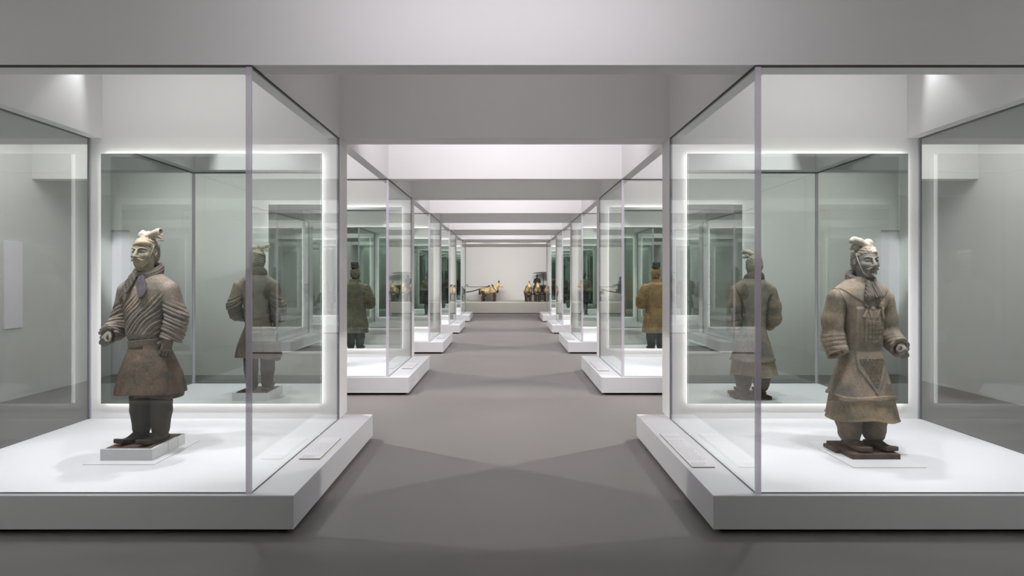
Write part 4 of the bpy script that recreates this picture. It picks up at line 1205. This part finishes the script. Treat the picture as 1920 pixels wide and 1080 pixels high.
def make_wheel(parent, y, R=0.33):
    bm = bmesh.new(); n = 32
    for rad in ((R - .03, R),):
        vs = {}
        for i in range(n):
            a = 2 * math.pi * i / n
            for rr in rad:
                for sg in (-1, 1):
                    vs[i, rr, sg] = bm.verts.new((rr * math.cos(a), y + sg * .016, R + rr * math.sin(a)))
        for i in range(n):
            j = (i + 1) % n; r0, r1 = rad
            bm.faces.new((vs[i, r0, -1], vs[j, r0, -1], vs[j, r1, -1], vs[i, r1, -1]))
            bm.faces.new((vs[i, r0, 1], vs[i, r1, 1], vs[j, r1, 1], vs[j, r0, 1]))
            bm.faces.new((vs[i, r1, -1], vs[j, r1, -1], vs[j, r1, 1], vs[i, r1, 1]))
            bm.faces.new((vs[i, r0, -1], vs[i, r0, 1], vs[j, r0, 1], vs[j, r0, -1]))
    w = bm_obj('wheel', bm, 'bronze_dark', parent)
    bm = bmesh.new()
    for i in range(24):
        a = 2 * math.pi * i / 24
        tube(bm, [(.04 * math.cos(a), y, R + .04 * math.sin(a)), ((R - .02) * math.cos(a), y, R + (R - .02) * math.sin(a))], .006, 6)
    s = bm_obj('wheel_spokes', bm, 'bronze_dark', w); s['kind'] = 'stuff'
    bm = bmesh.new(); tube(bm, [(0, y - .07, R), (0, y, R), (0, y + .07, R)], [.03, .05, .03], 12)
    bm_obj('wheel_hub', bm, 'bronze_brown', w)

def make_driver(root, up=0.0):
    n0 = {o.name for o in COL.objects}
    F = Fld((-0.22, -0.22, -0.01), (0.26, 0.22, 0.66), 0.009)
    f = loft(F, [(0, .15, .16, 0, 0), (.10, .13, .14, 0, 0), (.25, .10, .125, 0, 0), (.36, .095, .13, 0, 0), (.42, .06, .08, 0, 0), (.46, .04, .04, 0, 0)])
    for s in (-1, 1):
        f = smin(f, chain(F, [(0, s * .12, .37), (.03, s * .155, .24), (.16, s * .09, .22)], [.046, .042, .030], .02), .015)
    sculpt('body', f, F, 'bronze_dark', root)
    F = Fld((-0.1, -0.1, 0.42), (0.12, 0.1, 0.70), 0.007)
    g = ell(F, (0.008, 0, .525), (.058, .048, .068))
    g = smin(g, ell(F, (0.062, 0, .522), (.014, .010, .016)), .01)
    g = smin(g, ell(F, (0.05, 0, .485), (.02, .022, .016)), .015)
    hd = sculpt('head', g, F, 'bronze_brown', root)
    q = sbox(F, (-.012, 0, .600), (.055, .036, .020), .008, ((.95, 0, .3), (0, 1, 0), (-.3, 0, .95)))
    sculpt('cap', smin(q, ell(F, (-.025, 0, .565), (.05, .05, .04)), .01), F, 'bronze_dark', root)
    if up:                               # standing: the same upper body over a long robe
        for o in COL.objects:
            if o.name not in n0 and o.type == 'MESH': o.data.transform(Matrix.Translation((0, 0, up)))
        F = Fld((-0.22, -0.22, -0.01), (0.22, 0.22, up + 0.12), 0.009)
        th = np.arctan2(F.Y, F.X)
        sculpt('robe_skirt', loft(F, [(0, .145, .165, 0, 0), (up, .125, .145, 0, 0), (up + .10, .12, .135, 0, 0)]) - .006 * np.sin(th * 9), F, 'bronze_dark', root)

def make_chariot(kind):
    """faces +x, wheels on the axle at x = 0, floor of the box at 0.42"""
    root = empty('bronze_chariot', (0, 0, 0))
    for y in (-.52, .52): make_wheel(root, y)
    bm = bmesh.new(); tube(bm, [(0, -.60, .33), (0, .60, .33)], .025, 10)
    bm_obj('axle', bm, 'bronze_dark', root)
    bm = bmesh.new(); tube(bm, [(-.45, 0, .40), (.5, 0, .40), (1.1, 0, .50), (1.75, 0, .70), (1.95, 0, .76)], .026, 8)
    bm_obj('draught_pole', bm, 'bronze_dark', root)
    bm = bmesh.new()
    tube(bm, [(1.88, -.42, .74), (1.88, -.2, .79), (1.88, .2, .79), (1.88, .42, .74)], .018, 8)
    bm_obj('yoke', bm, 'bronze_dark', root)
    bm = bmesh.new()
    for y in (-.17, .17, -.5, .5):
        tube(bm, [(.42, y * .4, .74), (1.2, y * .9, .70), (1.75, y * 1.2, .72)], .006, 6)
    o = bm_obj('reins', bm, 'bronze_dark', root); o['kind'] = 'stuff'
    if kind == 'open':
        box('floor_board', -.36, .40, -.40, .40, .40, .43, 'bronze_dark', root, .004)
        box('side_board', -.36, .40, -.41, -.39, .43, .66, 'bronze_dark', root, .004)
        box('side_board', -.36, .40, .39, .41, .43, .66, 'bronze_dark', root, .004)
        box('front_board', .38, .41, -.39, .39, .43, .74, 'bronze_dark', root, .004)
        bm = bmesh.new(); tube(bm, [(.40, -.42, .76), (.42, 0, .76), (.40, .42, .76)], .016, 8)
        bm_obj('hand_rail', bm, 'bronze_brown', root)
        bm = bmesh.new(); tube(bm, [(0.0, .125, .43), (0, .125, .9), (0, .125, 1.43)], [.022, .018, .014], 8)
        bm_obj('canopy_pole', bm, 'bronze_dark', root)
        F = Fld((-.60, -.48, 1.34), (.60, .72, 1.50), .012)
        q = np.sqrt(F.X ** 2 + (F.Y - .125) ** 2)
        zz = 1.46 - .055 * (q / .53) ** 2
        c = np.maximum(np.maximum(F.Z - zz, zz - .022 - F.Z) * .9, q - .53)
        sculpt('canopy', c, F, 'bronze_dark', root)
    else:
        box('carriage_body', -.62, .30, -.38, .38, .40, .78, 'bronze_dark', root, .02)
        box('front_box', .32, .66, -.30, .30, .40, .60, 'bronze_dark', root, .01)
        F = Fld((-.92, -.60, .72), (.92, .60, 1.0), .014)
        q = np.sqrt((F.X / .86) ** 2 + (F.Y / .54) ** 2)
        zz = .90 - .10 * q ** 2
        sculpt('carriage_roof', np.maximum(np.maximum(F.Z - zz, zz - .025 - F.Z) * .9, (q - 1) * .5), F, 'bronze_dark', root)
    return root

# right-hand team comes towards the aisle, left-hand team is seen from its side
horse = make_horse()
first = True
def horse_at(x, y, rz, label, group):
    global first
    h = horse if first else dup(horse)
    first = False
    h.location = (x, y, PTZ); h.rotation_euler = (0, 0, R_(rz))
    tag(h, label, 'horse', group)
for i, (x, lb) in enumerate(((1.08, 'leftmost bronze horse of the team facing the aisle on the platform'), (1.53, 'second bronze horse from left in the team facing the aisle'),
                             (2.02, 'third bronze horse from left in the team facing the aisle'), (2.47, 'rightmost bronze horse of the team facing the aisle'))):
    horse_at(x, 33.35, -90 + (4, 0, 0, -4)[i], lb, 'horses of the open chariot')
for i, (y, lb) in enumerate(((33.55, 'nearest bronze horse of the sideways team on the left of the platform'), (33.98, 'second bronze horse of the sideways team behind the nearest'),
                             (34.42, 'third bronze horse of the sideways team, near the end wall'), (34.85, 'farthest bronze horse of the sideways team, against the end wall'))):
    horse_at(-.82 + (0, .02, .02, 0)[i], y, 0, lb, 'horses of the closed carriage')
c = make_chariot('open'); c.location = (1.775, 34.98, PTZ); c.rotation_euler = (0, 0, R_(-90))
tag(c, 'open bronze chariot with round canopy behind the team facing the aisle', 'chariot')
d = empty('bronze_driver', (1.57, 34.84, PTZ + .431), R_(-90)); make_driver(d, 0.27)
tag(d, 'bronze driver in a cap standing under the canopy of open chariot', 'statue')
d2 = empty('bronze_driver', (-2.27, 34.2, PTZ + .602)); make_driver(d2, 0.0)
tag(d2, 'bronze driver seated on the front of the closed carriage', 'statue')
c = make_chariot('closed'); c.location = (-2.75, 34.2, PTZ)
tag(c, 'closed bronze carriage with low domed roof behind the sideways team', 'carriage')
